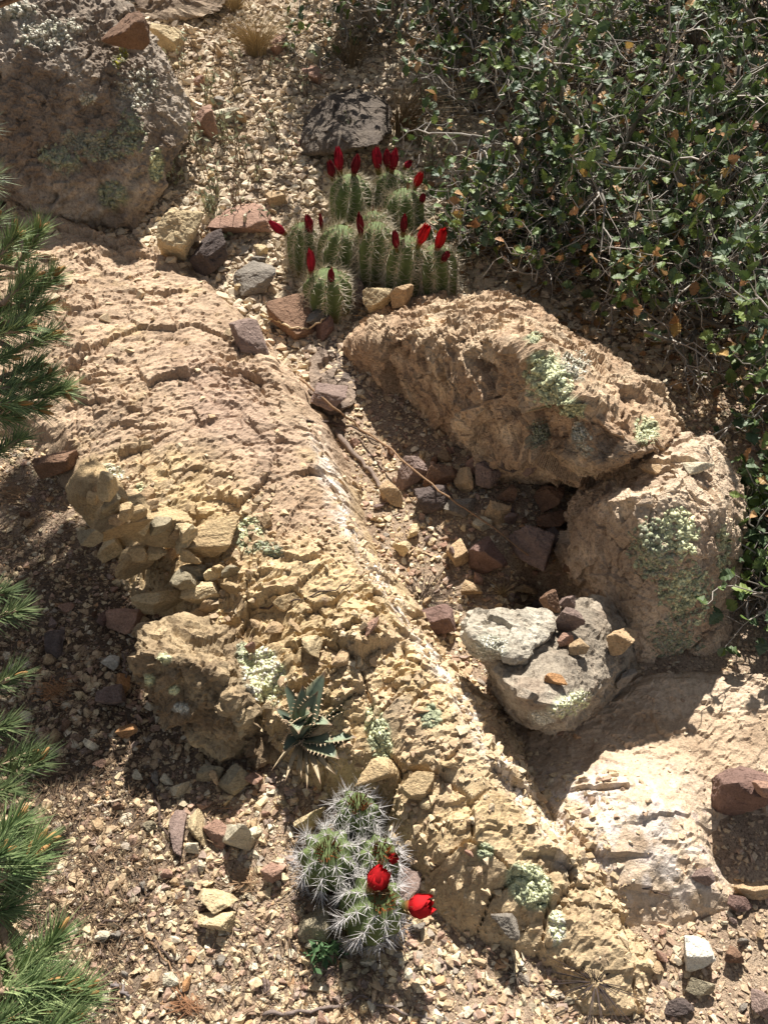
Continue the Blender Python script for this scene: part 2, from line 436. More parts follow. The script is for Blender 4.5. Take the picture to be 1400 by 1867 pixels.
c = lerp(c, OCHRE, sstep(-.05, .3, n_b * .6 + .8 * sstep(1.2, .85, yf) * sstep(.25, -.30, xf) - .1) * .85)
c = lerp(c, OCHRE * .95, sstep(.62, .5, yf) * .5)
band = sstep(.13, .03, np.abs((xf + .22) * .9 + (yf - 1.12) * .45 + .05 * n_b)) * sstep(.8, .95, yf) * sstep(1.5, 1.2, yf)
c = lerp(c, rk(176, 140, 116, .7), band * .6)
c = c * (0.86 + .26 * r1.ravel() + .12 * (r2.ravel() - .5))[:, None]
c = lerp(c, BROWNS, sstep(.1, .5, n_c + .4 * n_b) * .45)
vein = sstep(.035, .0, dc.ravel() + .02 * n_b) * sstep(1.25, 1.05, yf) * sstep(-.25, .25, n_c + .5 * n_b + .18)
c = lerp(c, CHALK, vein * .85)
c = lerp(c, rk(214, 176, 160), sstep(.42, .6, n_b + .3 * n_c) * .6)
Gz = ground_z(X, Y); keep = (Z > Gz - .02)
SV, SF, me = grid_mesh('bedrock_slab', X, Y, Z, c, M['slab'], keep, smooth=False)
slab = tag(link('bedrock_slab', me), kind='structure')

lx = np.arange(.12, .85, .0032); ly = np.arange(.36, .95, .0032)
X, Y = np.meshgrid(lx, ly); Z, sd, rough, r1 = ledge_z(X, Y); xf, yf = X.ravel(), Y.ravel()
n_b = fbm(P3(xf * 9, yf * 9, 7), 4); n_c = fbm(P3(xf * 50, yf * 50, 3), 3)
c = lerp(np.broadcast_to(rk(210, 180, 142), (len(xf), 3)), rk(198, 166, 124), sstep(-.1, .3, n_b))
c = lerp(c, rk(226, 210, 192), rough.ravel() * sstep(-.12, .25, n_b + .9 * n_c) * .85)
c = lerp(c, rk(222, 198, 190), rough.ravel() * sstep(.15, .4, n_c) * .7)
c = lerp(c, rk(160, 126, 92), sstep(.25, .5, n_c) * .5)
keep = (Z > ground_z(X, Y) - .02)
LV, LF, me = grid_mesh('pale_bedrock_ledge', X, Y, Z, c, M['ledge'], keep, smooth=False)
ledge = tag(link('pale_bedrock_ledge', me), kind='structure')
# ================================================================== boulders
SURF = []                                        # (object, BVH, world offset): what things can stand on
def add_surf(o, V, F, off=(0, 0, 0)):
    SURF.append((o, BVHTree.FromPolygons([tuple(v) for v in np.asarray(V) + np.array(off)], [tuple(int(i) for i in f) for f in F])))
add_surf(ground, GV, GF); add_surf(slab, SV, SF); add_surf(ledge, LV, LF)

FACE = [0]
def cast(o, d, only=None):
    best = None
    for ob, b in SURF:
        if only is not None and ob not in only: continue
        h = b.ray_cast(o, d)
        if h[0] is not None and (best is None or h[3] < best[3]): best = (h[0], h[1], ob, h[3]); FACE[0] = h[2]
    return best
def hit(u, v, only=None):
    return cast(CO, ray(u, v).normalized(), only)
LAND = (ground, slab, ledge)
def land(x, y):
    h = cast(Vector((x, y, 3)), Vector((0, 0, -1)), LAND); return h[0], h[1]

def tint(V, N, base_c, top_c, seed, spot=None, spot_amt=.5):
    a = fbm(V * 9 + seed, 4); b = fbm(V * 30 + seed, 3)
    c = lerp(np.broadcast_to(base_c, V.shape), top_c, sstep(-.3, .4, a + .35 * b))
    c = c * (1 + .30 * b)[:, None]
    if spot is not None: c = lerp(c, spot, sstep(.16, .42, fbm(V * 13 + seed * 2, 4) + .25 * b) * spot_amt)
    return c

def boulder(name, pts, sub, p, layers, cols, label, cat='boulder', mat='rock', seed=1, parent=None):
    """pts: (u, v, y) photo pixel with its distance, or world Vectors."""
    W = [tuple(at_y(*q)) if len(q) == 3 and not isinstance(q, Vector) else tuple(q) for q in pts]
    c, N, h = hull_planes(W); A = np.array(W); ext = (A.max(0) - A.min(0)) / 2
    V, F = star(c, N, h, ext, sub, p)
    lo, hi = V.min(0), V.max(0); V = (V - lo) / (hi - lo) * (A.max(0) - A.min(0)) + A.min(0); V = lumps(V, F, layers, seed); n = vnormals(V, F)
    loc = np.array([c[0], c[1], V[:, 2].min()])
    if parent is not None: loc = np.array(parent.location)
    me = mesh_np(name, V - loc, F, M[mat], tint(V, n, *cols[:2], seed, *(cols[2:])), smooth=False)
    o = link(name, me, parent, None if parent is not None else loc)
    if parent is None: tag(o, label, cat)
    add_surf(o, V, F); return o

ROUGH = [('f', 4, .022), ('c', 6, .024), ('c', 11, .013), ('c', 22, .009), ('c', 50, .006), ('f', 55, .006), ('p', 32, .007), ('p', 75, .004), ('f', 140, .003)]
TANR = (rk(196, 160, 120, .78), rk(220, 190, 148, .78), rk(136, 120, 100), .55)

arch = boulder('boulder', [(648, 640, 1.50), (668, 590, 1.57), (715, 558, 1.64), (800, 550, 1.64), (900, 532, 1.58), (965, 545, 1.52), (1060, 618, 1.40), (1185, 705, 1.20), (1232, 765, 1.10),
    (712, 735, 1.42), (735, 800, 1.38), (800, 840, 1.32), (890, 850, 1.24), (970, 860, 1.15), (1040, 874, 1.07), (1095, 882, 1.03), (1190, 850, 1.03), (1236, 800, 1.04), (1088, 856, .935), (1190, 826, .935), (1025, 842, .975),
    (690, 625, 1.41), (760, 605, 1.33), (860, 610, 1.21), (950, 635, 1.10), (1040, 735, 1.0), (1120, 780, .98),
    (1000, 600, 1.34), (1130, 700, 1.13), at_y(760, 640, 1.75), at_y(1000, 640, 1.68), at_y(1200, 800, 1.30)],
    8, 60, ROUGH, TANR, 'long pitted tan boulder lying like an arch roof over the dark hollow', seed=1)
post = boulder('boulder', [(1022, 945, .99), (1035, 905, 1.06), (1110, 880, 1.06), (1215, 800, 1.07), (1292, 800, 1.05), (1338, 872, .98), (1346, 960, .92), (1338, 1040, .86), (1312, 1130, .81), (1304, 1215, .775), (1270, 1252, .76), (1190, 1250, .76), (1140, 1222, .775),
    (1105, 1130, .84), (1050, 1062, .90), (1016, 1000, .97), (1140, 905, .86), (1240, 890, .855), (1300, 930, .85), (1180, 1000, .80), (1260, 1010, .80), at_y(1330, 1100, 1.05), at_y(1100, 1060, 1.1)],
    8, 60, [('f', 4, .016), ('c', 7, .014), ('c', 18, .008), ('c', 60, .004), ('f', 60, .0045), ('p', 50, .004), ('f', 150, .002)],
    (rk(200, 166, 128), rk(222, 192, 152), rk(146, 130, 108), .35), 'tall tan boulder with big green lichen patches propping up the arch boulder', seed=2)
corner = boulder('boulder', [(-120, -160, 2.2), (60, -150, 2.25), (210, -40, 2.25), (280, 75, 2.25), (338, 185, 2.2), (338, 245, 2.1), (300, 340, 1.98), (245, 425, 1.88), (190, 405, 1.86), (110, 352, 1.86), (40, 335, 1.86), (-120, 330, 1.86),
    (-120, 110, 1.97), (20, 115, 1.97), (150, 130, 1.99), (210, 175, 2.0), (250, 270, 1.95), at_y(100, 0, 2.6), at_y(300, 200, 2.5), at_y(-100, 200, 2.5)],
    7, 40, [('f', 4, .022), ('c', 9, .010), ('c', 22, .008), ('c', 50, .006), ('f', 55, .006), ('p', 32, .007), ('f', 140, .003)], (rk(158, 136, 112), rk(196, 176, 150), rk(132, 124, 108), .6), 'large rough brown boulder with grey green lichen in the top left corner', seed=3)
block = boulder('boulder', [(878, 1195, .735), (905, 1160, .755), (1000, 1112, .80), (1100, 1085, .82), (1150, 1180, .765), (1142, 1215, .715), (1085, 1262, .645), (1015, 1290, .60), (955, 1275, .605), (905, 1235, .65),
    (1015, 1338, .625), (955, 1322, .635), (1090, 1298, .69), (1140, 1255, .755), (912, 1290, .69), (888, 1245, .72), at_y(1100, 1200, .90), at_y(950, 1250, .85)],
    6, 18, [('f', 7, .008), ('c', 22, .007), ('c', 60, .004), ('f', 80, .004), ('f', 190, .002)], (rk(160, 144, 120), rk(192, 174, 146), rk(150, 120, 92), .45),
    'flat topped grey block with pebbles on it, jutting over the shaded hollow', seed=4)
cap = boulder('stone', [(846, 1138, .725), (860, 1112, .76), (930, 1116, .755), (1004, 1116, .755), (1010, 1148, .725), (965, 1176, .69), (948, 1200, .668), (905, 1188, .675), (862, 1168, .70), at_y(848, 1176, .745), at_y(866, 1198, .725), at_y(945, 1226, .70), at_y(905, 1218, .70), at_y(1000, 1174, .785)],
    5, 18, [('f', 10, .006), ('c', 26, .007), ('c', 70, .0035), ('f', 90, .003)], (rk(186, 172, 146), rk(208, 196, 170), rk(150, 134, 108), .5),
    'pale grey slab of stone resting on the flat topped grey block', 'stone', seed=5)
chunk = boulder('boulder', [(248, 1185, .70), (262, 1150, .745), (330, 1125, .78), (430, 1150, .78), (510, 1210, .75), (525, 1260, .71), (440, 1180, .73), (445, 1260, .645), (440, 1330, .60), (415, 1375, .59), (375, 1372, .59), (330, 1330, .615), (285, 1290, .64), (250, 1240, .66), (300, 1190, .67), (400, 1230, .645), at_y(450, 1390, .66), at_y(520, 1300, .72)],
    6, 16, [('f', 7, .014), ('c', 15, .014), ('c', 34, .009), ('c', 80, .005), ('f', 70, .004), ('p', 50, .004)], (rk(150, 122, 82), rk(196, 166, 112), rk(112, 96, 72), .5),
    'blocky ochre boulder with lichen specks, left of the agave', seed=6)
chunk2 = boulder('boulder', [(448, 1290, .66), (470, 1262, .69), (520, 1270, .69), (528, 1330, .63), (505, 1385, .595), (460, 1388, .59), (440, 1350, .61), at_y(520, 1390, .64)],
    5, 16, [('f', 9, .008), ('c', 24, .008), ('c', 60, .004), ('f', 80, .003)], (rk(140, 114, 78), rk(184, 154, 104), rk(112, 96, 72), .4),
    'small upright ochre block wedged between the chunky boulder and agave', seed=7)
back = boulder('boulder', [(545, 250, 2.21), (560, 215, 2.27), (600, 170, 2.35), (660, 150, 2.44), (702, 175, 2.41), (712, 235, 2.24), (690, 262, 2.0), (600, 275, 2.17), (548, 280, 2.17), (610, 215, 2.22), (700, 200, 2.25), at_y(640, 200, 2.4)],
    6, 30, [('f', 6, .012), ('c', 9, .010), ('c', 26, .004), ('f', 60, .003)], (rk(104, 90, 76), rk(126, 110, 92), rk(86, 76, 66), .4),
    'dark grey rock in shade behind the taller red budded cactus clump', seed=8)
topr = boulder('boulder', [(215, -60, 2.9), (240, -10, 2.8), (262, 28, 2.72), (310, 34, 2.7), (395, 22, 2.7), (420, -20, 2.8), (330, -70, 2.95), at_y(300, 40, 2.9)],
    5, 16, [('f', 6, .012), ('c', 14, .012), ('c', 34, .008)], (rk(150, 122, 92), rk(180, 152, 116)), 'brown boulder cut by the top edge beside the corner boulder', seed=9)
gully = boulder('boulder', [(575, 640, 1.52), (600, 612, 1.58), (655, 615, 1.56), (668, 680, 1.44), (640, 735, 1.34), (595, 748, 1.32), (562, 715, 1.36), (565, 670, 1.44), at_y(620, 750, 1.4)],
    5, 14, [('f', 8, .008), ('c', 18, .010), ('c', 44, .005), ('f', 90, .003)], (rk(132, 112, 96), rk(176, 148, 120), rk(100, 88, 80), .5), 'mauve grey rock in the gap between the bedrock slab and arch boulder', seed=10)
# ================================================================== loose stones
rk8 = lambda r, g, b: rk(r, g, b, .84)
SCOL = {'cream': rk8(222, 196, 146), 'pale': rk8(224, 210, 176), 'tan': rk8(196, 164, 120), 'ochre': rk8(204, 174, 124), 'pink': rk8(178, 138, 114), 'brown': rk8(142, 108, 82),
        'mauve': rk8(150, 126, 114), 'grey': rk8(150, 140, 126), 'dark': rk8(104, 90, 84), 'red': rk8(136, 106, 94), 'orange': rk8(206, 150, 90), 'white': rk8(236, 228, 208), 'olive': rk8(172, 158, 126)}

def stone_mesh(seed, sub=3, sharp=26, nplane=14, c='tan', flat=.6, asp=1.0, rough=.05):
    r = np.random.default_rng(seed); n = r.normal(size=(nplane, 3)); n /= np.linalg.norm(n, axis=1)[:, None]
    n = np.concatenate([n, [[0, 0, 1], [0, 0, -1]]]); h = r.uniform(.5, 1.0, len(n)); h[-2:] = .85
    V, F = star(np.zeros(3), n, h, np.ones(3), sub, sharp * 2); V = V / (np.abs(V).max(0)[None])
    V = V * np.array([1, asp, flat])
    nn = V / (np.linalg.norm(V, axis=1)[:, None]); off = r.random(3) * 50
    V = V + nn * (rough * .7 * facet(V * 1.9 + off, .6)[0] + rough * .55 * facet(V * 5.5 + off, .8)[0] + rough * .5 * fbm(V * 5 + off, 3))[:, None]
    b = fbm(V * 2.5 + off, 3); cc = SCOL[c] * (1 + r.uniform(-.12, .12)); cc = cc * (1 + .25 * b)[:, None]
    return V, F, cc

def put_stone(u, v, wpx, hpx, c, label, rot=0.0, tall=.65, sink=.25, seed=0, sub=5, group=None, tip=0.0, name='stone', rough=.06, nplane=14):
    """A stone whose middle shows at pixel (u, v), wpx wide and hpx high in the photo."""
    q = hit(u, v)
    if q is None: return None
    p, nrm, ob, dist = q; k = dist / FPX * (1.24 if group is None else 1.08)
    el = math.asin(min(1, max(.3, -(p - CO).normalized().z)))
    rx = wpx * k / 2; rz = min(rx, hpx * k / 2) * tall / .8; ry = max(rx * .3, (hpx * k / 2 - rz * math.cos(el) * .6) / max(.45, math.sin(el)))
    V, F, cc = stone_mesh(seed + int(u * 7 + v), sub, 26, nplane, c, 1, 1, rough)
    V = V * np.array([rx, ry, rz])
    a = R(-rot); ca, sa = math.cos(a), math.sin(a); V = V @ np.array([[ca, sa, 0], [-sa, ca, 0], [0, 0, 1]])
    up = Vector((0, 0, 1)).lerp(nrm if nrm.z > .25 else Vector((0, 0, 1)), .7).normalized(); Q = up.to_track_quat('Z', 'Y').to_matrix()
    Q = np.array(Vector((0, 0, 1)).rotation_difference(up).to_matrix()); V = V @ Q.T
    if tip: t = R(tip); V = V @ np.array([[1, 0, 0], [0, math.cos(t), math.sin(t)], [0, -math.sin(t), math.cos(t)]])
    zb = V[:, 2].min(); V = V - np.array([0, 0, zb])
    # the stone's middle, not its foot, should meet the ray: slide it forward along the ground
    dv = ray(u, v); s = (rz * .55) / -dv.z; loc = Vector((p.x, p.y, 0)) - Vector((dv.x, dv.y, 0)) * s
    g = cast(Vector((loc.x, loc.y, p.z + .12)), Vector((0, 0, -1))); loc.z = (g[0].z if g and abs(g[0].z - p.z) < .06 else p.z) - sink * 2 * rz * .5
    o = link(name, mesh_np(name, V, F, M['stone'], cc, False), None, loc)
    tag(o, label, 'stone', group); add_surf(o, V, F, loc); return o

S = put_stone
S(332, 430, 62, 74, 'cream', 'cream angular stone beside a dark one below the dry weeds', 10, .8, .15)
S(384, 462, 56, 78, 'dark', 'dark mauve angular stone touching the cream stone near dry weeds', 8, .7, .2)
S(445, 400, 92, 62, 'pink', 'flat pinkish stone left of the purple bud on tall cactus', -5, .4, .4)
S(470, 505, 70, 40, 'grey', 'flat grey stone left of the upper cactus clump', -8, .5, .3)
S(415, 205, 42, 22, 'pale', 'pale brick shaped stone lying among the dry weeds', -12, .6, .2)
S(375, 215, 32, 34, 'pink', 'small pinkish stone beside the brick shaped pale stone', 0, .7, .2)
S(248, 60, 50, 58, 'brown', 'rounded brown stone against the corner boulder', 10, .8, .2)
S(300, 52, 42, 40, 'cream', 'cream stone on the gravel under the top boulder', 0, .7, .3)
S(448, 612, 52, 60, 'mauve', 'mauve stone lying across the upper end of the bedrock crest', -20, .5, .4)
S(530, 580, 88, 66, 'brown', 'broad brown stone below left of the upper cactus clump', -8, .5, .35)
S(577, 565, 28, 40, 'grey', 'small grey stone just under the lowest cactus stem', 20, .7, .2)
S(592, 600, 34, 36, 'red', 'reddish stone in shade below the upper cactus clump', 0, .7, .2)
S(680, 562, 66, 44, 'cream', 'cream wedge stone between the cactus and the arch boulder', -14, .7, .15)
S(735, 550, 40, 38, 'tan', 'knobbly tan stone on the end of the arch boulder', 0, .9, .1)
S(655, 535, 36, 40, 'mauve', 'mauve stone tucked behind the cream wedge stone', 0, .8, .2)
S(590, 725, 70, 48, 'mauve', 'light mauve stone at foot of the gap rock', -5, .5, .3)
S(792, 915, 60, 42, 'dark', 'dark mauve stone beside grey stone in the gully', -12, .6, .25)
S(842, 920, 54, 38, 'grey', 'light grey flat stone in the middle of the gully', -6, .55, .25)
S(755, 865, 56, 52, 'mauve', 'mauve angular stone at upper end of the long dry stem', 15, .7, .25)
S(800, 870, 56, 40, 'brown', 'brown stone under the front lip of the arch boulder', -8, .7, .25)
S(845, 880, 30, 44, 'tan', 'narrow tan stone standing under the arch boulder', 10, .8, .2)
S(890, 870, 40, 50, 'mauve', 'mauve stone deep in shade under the arch boulder', 0, .8, .2)
S(885, 1018, 66, 70, 'red', 'reddish brown split stone in the middle of the gully floor', 6, .8, .2)
S(838, 1010, 40, 54, 'tan', 'tan stone touching the left of the reddish split stone', 0, .7, .3)
S(1000, 950, 60, 40, 'brown', 'flat brown stone in shadow at mouth of the hollow', -8, .5, .25)
S(965, 990, 74, 80, 'mauve', 'large mauve stone shaded inside the hollow', 10, .7, .3)
S(800, 1130, 58, 62, 'red', 'dark red stone left of the pale grey slab', 25, .7, .25)
S(880, 955, 32, 26, 'pale', 'small pale stone in the gully beyond the dry stem', 0, .7, .3)
S(1040, 1140, 56, 52, 'mauve', 'mauve stone on back of the flat topped block', -35, .6, .15)
S(1028, 1170, 30, 24, 'pink', 'small pink pebble stone on the flat topped block', 10, .6, .1)
S(1052, 1185, 30, 26, 'tan', 'small tan stone just right of the pink pebble', 0, .7, .1)
S(1008, 1238, 36, 24, 'orange', 'orange tan flat stone alone on the block top', -4, .5, .05)
S(1004, 1105, 34, 36, 'brown', 'brown stone behind the pale grey slab', 0, .8, .15)
S(1033, 1105, 28, 24, 'mauve', 'mauve stone at the back corner of the flat block', 0, .7, .15)
S(1125, 1180, 44, 48, 'tan', 'tan stone wedged between the block and tall boulder', 15, .8, .15)
S(1138, 1222, 34, 40, 'grey', 'blue grey stone below the wedged tan stone', 25, .7, .15)
S(945, 1105, 30, 22, 'cream', 'cream stone at the back edge of the pale slab', 0, .7, .2)
S(1190, 856, 36, 20, 'tan', 'small tan chip on top of the tall lichen boulder', -10, .6, .1)
S(1270, 855, 42, 28, 'pale', 'pale chip lying on the tall boulder top edge', 20, .6, .1)
S(1345, 1442, 100, 92, 'red', 'dark red brown rock on the pale ledge at right edge', -14, .8, .35, name='rock')
S(1395, 1440, 40, 30, 'pink', 'pinkish stone cut by the right edge beside dark red rock', 0, .6, .2)
S(1290, 1600, 38, 26, 'mauve', 'mauve stone lying on the foot of the pale ledge', 5, .6, .2)
S(1345, 1650, 40, 22, 'red', 'flat red stone just right of the pale ledge foot', -3, .5, .2)
S(1372, 1628, 50, 30, 'tan', 'tan stone at right edge above flat red stone', 0, .6, .3)
S(1268, 1742, 42, 50, 'white', 'whitest sharp stone low on the right gravel', 30, .7, .2)
S(1280, 1800, 36, 30, 'olive', 'olive grey stone below the whitest stone', 25, .6, .25)
S(1235, 1838, 40, 26, 'dark', 'dark grey stone near bottom edge right of slab end', 0, .6, .25)
S(1335, 1745, 26, 26, 'brown', 'small brown stone at lower right among fine gravel', 0, .7, .25)
S(1385, 1825, 44, 46, 'mauve', 'mauve stone cut by the lower right edge', 0, .6, .3)
S(928, 1688, 46, 42, 'grey', 'rounded grey stone below the long lichen strip', -5, .85, .1)
S(442, 1537, 78, 82, 'pale', 'largest pale stone left of the lower cactus', -6, .8, .2)
S(358, 1502, 38, 66, 'cream', 'tall cream stone left of the largest pale stone', 0, .6, .25)
S(330, 1515, 30, 66, 'mauve', 'narrow mauve stone left of the tall cream stone', 0, .5, .3)
S(394, 1512, 36, 50, 'pink', 'pink stone between tall cream and largest pale stone', 8, .6, .25)
S(388, 1412, 46, 34, 'olive', 'olive stone in shade under the chunky ochre boulder', -5, .7, .2)
S(430, 1424, 44, 52, 'olive', 'pale olive slab stone right of the darker olive stone', 12, .6, .2)
S(326, 1440, 30, 30, 'pale', 'round pale stone on gravel below the chunky boulder', 0, .8, .2)
S(395, 1645, 52, 40, 'cream', 'upper of two cream stones left of the cactus foot', 20, .6, .2)
S(398, 1682, 56, 38, 'cream', 'lower of two cream stones left of the cactus foot', 10, .6, .2)
S(462, 1420, 28, 34, 'pink', 'pinkish stone right of the pale olive slab', 0, .7, .2)
S(262, 1034, 112, 40, 'ochre', 'long narrow ochre slab, upper of two parallel splinters', -33, 1.1, -.25)
S(284, 1102, 96, 42, 'cream', 'long cream ochre slab, lower of two parallel splinters', -22, 1.1, -.25)
S(298, 1000, 92, 68, 'ochre', 'large broken ochre block above the long narrow slabs', -14, .8, .2)
S(385, 990, 96, 60, 'ochre', 'flat ochre block left of the grey green lichen tuft', -18, .6, .3)
S(372, 1076, 66, 40, 'cream', 'cream brick shaped stone below the broken ochre block', -16, .8, .15)
S(225, 962, 120, 66, 'ochre', 'broad ochre slab at broken left edge of bedrock', -16, .6, .3)
S(170, 985, 46, 40, 'olive', 'olive stone at left end of the broad ochre slab', -10, .7, .2)
S(206, 1000, 34, 46, 'cream', 'upright cream wedge left of the long narrow slabs', 12, .8, .15)
S(170, 900, 70, 90, 'ochre', 'knobby ochre block on the left edge of bedrock', 0, .7, .4)
S(115, 850, 60, 50, 'brown', 'brown overhanging block under the upper pine sprigs', 0, .7, .35)
S(190, 1132, 26, 32, 'red', 'brick red stone at edge of the pine shade', 0, .8, .2)
S(228, 1130, 50, 46, 'pink', 'pink speckled stone below the cream splinter slab', 0, .6, .3)
S(200, 1275, 46, 40, 'mauve', 'dark mauve block in pine shade left of chunky boulder', 4, .7, .2)
S(228, 1252, 26, 34, 'orange', 'small orange tan stone above the dark mauve block', 0, .7, .2)
S(100, 1175, 34, 44, 'dark', 'dark flat stone deep in the pine shadow', 0, .5, .3)
S(208, 1208, 30, 26, 'white', 'bright white stone left of the chunky boulder', -20, .7, .2)
S(232, 1335, 34, 26, 'orange', 'orange brown wedge below the dark mauve block', 20, .6, .2)
S(340, 1800, 16, 24, 'orange', 'small golden orange pebble near the bottom twigs', -15, .7, .2)
S(310, 1790, 28, 26, 'pale', 'pale stone left of the golden pebble', 25, .6, .2)
S(560, 1500, 50, 46, 'cream', 'cream stone above left of the lower cactus', 0, .7, .2)
S(740, 1610, 40, 60, 'mauve', 'mauve slab stone behind the lower red flower', 10, .6, .3)
S(500, 1590, 34, 34, 'pink', 'pink stone just left of the lower cactus', 0, .7, .2)
S(575, 1690, 44, 60, 'olive', 'olive grey stone in the lower cactus shadow', 0, .6, .3)
S(755, 1440, 60, 44, 'ochre', 'ochre flat stone on bedrock above the lower cactus', -10, .5, .3)
S(700, 1400, 70, 60, 'ochre', 'pale ochre block right of the agave on bedrock', 8, .5, .4)

for k, (u, v, a, b, c, lab) in enumerate([(930, 905, 44, 36, 'brown', 'brown stone in deep shade under the arch, left of three'), (965, 897, 40, 34, 'mauve', 'mauve stone in deep shade under the arch, middle of three'), (1002, 912, 46, 38, 'brown', 'brown stone in deep shade under the arch, right of three'),
    (905, 938, 36, 30, 'tan', 'tan stone at the shadow edge below the arch'), (935, 945, 30, 30, 'mauve', 'small mauve stone below the three shaded arch stones'), (1012, 985, 40, 44, 'dark', 'dark stone against the tall boulder above the hole'), (862, 852, 34, 36, 'pink', 'pinkish stone tucked under the arch lip'), (922, 870, 36, 30, 'dark', 'dark stone far back under the arch'),
    (960, 1075, 40, 26, 'tan', 'tan stone on the near rim of the hole'), (1040, 1070, 36, 26, 'brown', 'brown stone right of the hole against tall boulder'), (720, 905, 44, 40, 'tan', 'tan block beside the end of thick weathered stick'), (735, 1000, 30, 26, 'cream', 'cream stone on the gully floor near the crest'), (860, 1075, 34, 30, 'tan', 'tan stone between dead plant and pale grey slab')]):
    S(u, v, a, b, c, lab, -10 + 7 * k % 30, .7, .2)
# ------------------------------------------------------------------ unnamed small stones, shared labels by place
LANDMARKS = [('corner boulder', 180, 300), ('dark shaded rock', 630, 220), ('upper cactus clump', 680, 440), ('arch boulder', 930, 700), ('tall lichen boulder', 1190, 1020), ('dark hollow', 990, 1050), ('flat topped block', 1030, 1220),
    ('pale ledge', 1150, 1500), ('dark red brown rock', 1345, 1442), ('agave', 560, 1320), ('chunky ochre boulder', 350, 1250), ('lower cactus', 650, 1570), ('largest pale stone', 442, 1537), ('long narrow slabs', 270, 1070), ('upper pine sprigs', 60, 620), ('lower pine sprigs', 80, 1640),
    ('grey lichen tuft', 455, 975), ('long lichen strip', 965, 1615), ('dry grass tuft', 470, 60), ('cream stone pair', 358, 445), ('pale brick stone', 415, 205), ('reddish split stone', 885, 1018), ('whitest sharp stone', 1268, 1742), ('golden orange pebble', 340, 1800), ('two cream stones', 396, 1665), ('rounded grey stone', 928, 1688)]
CWORD = {'cream': 'cream', 'pale': 'pale', 'tan': 'tan', 'ochre': 'ochre', 'pink': 'pinkish', 'brown': 'brown', 'mauve': 'mauve', 'grey': 'grey', 'olive': 'olive'}
def where(u, v):
    """How a small stone lies to the nearest thing one can find in the picture."""
    n, a, b = min(LANDMARKS, key=lambda q: math.hypot(q[1] - u, q[2] - v)); du, dv = u - a, v - b; d = math.hypot(du, dv)
    far = 'just ' if d < 75 else ('' if d < 150 else 'well ')
    an = math.degrees(math.atan2(-dv, du)) % 360
    w = ['right of', 'above and right of', 'above', 'above and left of', 'left of', 'below and left of', 'below', 'below and right of'][int((an + 22.5) // 45) % 8]
    return far + w.replace(' and ', ' ') + ' the ' + n
zones = [
 ('of the broken edge', 'ochre rubble blocks on the broken bedrock edge', (120, 430, 880, 1130), 30, (30, 66), ('ochre', 'ochre', 'cream', 'tan', 'olive')),
 ('in the pale gravel', 'small stones in the upper gravel', (310, 620, 50, 560), 35, (14, 32), ('cream', 'cream', 'pale', 'tan', 'pink', 'grey')),
 ('under the pine', 'small stones under the pine', (20, 330, 880, 1480), 30, (14, 32), ('tan', 'pale', 'pink', 'mauve', 'cream', 'brown')),
 ('in the gravel', 'small stones round the lower cactus', (180, 830, 1420, 1867), 50, (16, 34), ('tan', 'cream', 'pale', 'pink', 'olive', 'grey', 'mauve')),
 ('in the gully', 'small stones in the gully', (640, 1010, 800, 1200), 24, (14, 30), ('tan', 'brown', 'mauve', 'cream', 'pink')),
 ('in fine gravel', 'small stones at lower right', (1130, 1400, 1640, 1867), 10, (14, 26), ('tan', 'mauve', 'pink', 'grey', 'pale')),
 ('on the bedrock', 'chips on the bedrock slab', (330, 900, 930, 1560), 30, (16, 46), ('ochre', 'ochre', 'tan', 'cream', 'tan', 'pink'))]
SEEN = set()
for place, grp, (u0, u1, v0, v1), n, (s0, s1), cs in zones:
    k = 0; tries = 0
    while k < n and tries < n * 25:
        tries += 1
        u = random.uniform(u0, u1); v = random.uniform(v0, v1); q = hit(u, v)
        if q is None: continue
        if 'rubble' in grp:
            if not (abs((v - 800) - (u - 85) * 1.05 + 40) < 75): continue
        elif 'chips' in grp:
            if q[2] is not slab or u > 420 + (v - 800) * .72: continue
        elif q[2] is not ground: continue
        sz = s0 + (s1 - s0) * random.random() ** 2.2; c = random.choice(cs); t = random.uniform(.5, .85)
        size = 'tiny' if sz < s0 + 2.5 else 'small' if sz < s0 + 9 else 'larger'
        lab = f"{size} {CWORD[c]} {'chip' if 'chips' in grp else 'block' if 'rubble' in grp else 'stone'} {place} {where(u, v)}"
        if lab in SEEN and tries < n * 20: continue
        SEEN.add(lab)
        put_stone(u, v, sz * random.uniform(.9, 1.25), sz * random.uniform(.65, 1.0), c, lab, random.uniform(-60, 60) if 'rubble' not in grp else random.gauss(-25, 14), t, random.uniform(.1, .35), seed=k * 13, sub=3, group=grp, rough=.08, nplane=10)
        k += 1

# ------------------------------------------------------------------ gravel: tens of thousands of chips
def hull_tpl(seed, n=9):
    r = np.random.default_rng(seed); bm = bmesh.new(); p = r.normal(size=(n, 3)); p /= np.linalg.norm(p, axis=1)[:, None]; p *= r.uniform(.75, 1, n)[:, None]
    for q in p: bm.verts.new(q)
    res = bmesh.ops.convex_hull(bm, input=bm.verts[:]); bmesh.ops.delete(bm, geom=[v for v in bm.verts if not v.link_faces], context='VERTS')
    bmesh.ops.triangulate(bm, faces=bm.faces[:]); bm.verts.index_update(); bm.normal_update()
    V = np.array([v.co for v in bm.verts]); F = np.array([[v.index for v in f.verts] for f in bm.faces])
    c = V.mean(0); nn = np.cross(V[F[:, 1]] - V[F[:, 0]], V[F[:, 2]] - V[F[:, 0]]); bad = ((V[F].mean(1) - c) * nn).sum(1) < 0; F[bad] = F[bad][:, ::-1]
    bm.free(); return V, F
TPL = [hull_tpl(100 + i) for i in range(24)]

def bilinear(x, y):
    """Height of the uppermost land at points, from the height functions."""
    g = ground_z(x, y); s, sd = slab_z(x, y)[:2]; l = ledge_z(x, y)[0]
    return g, s, l, sd

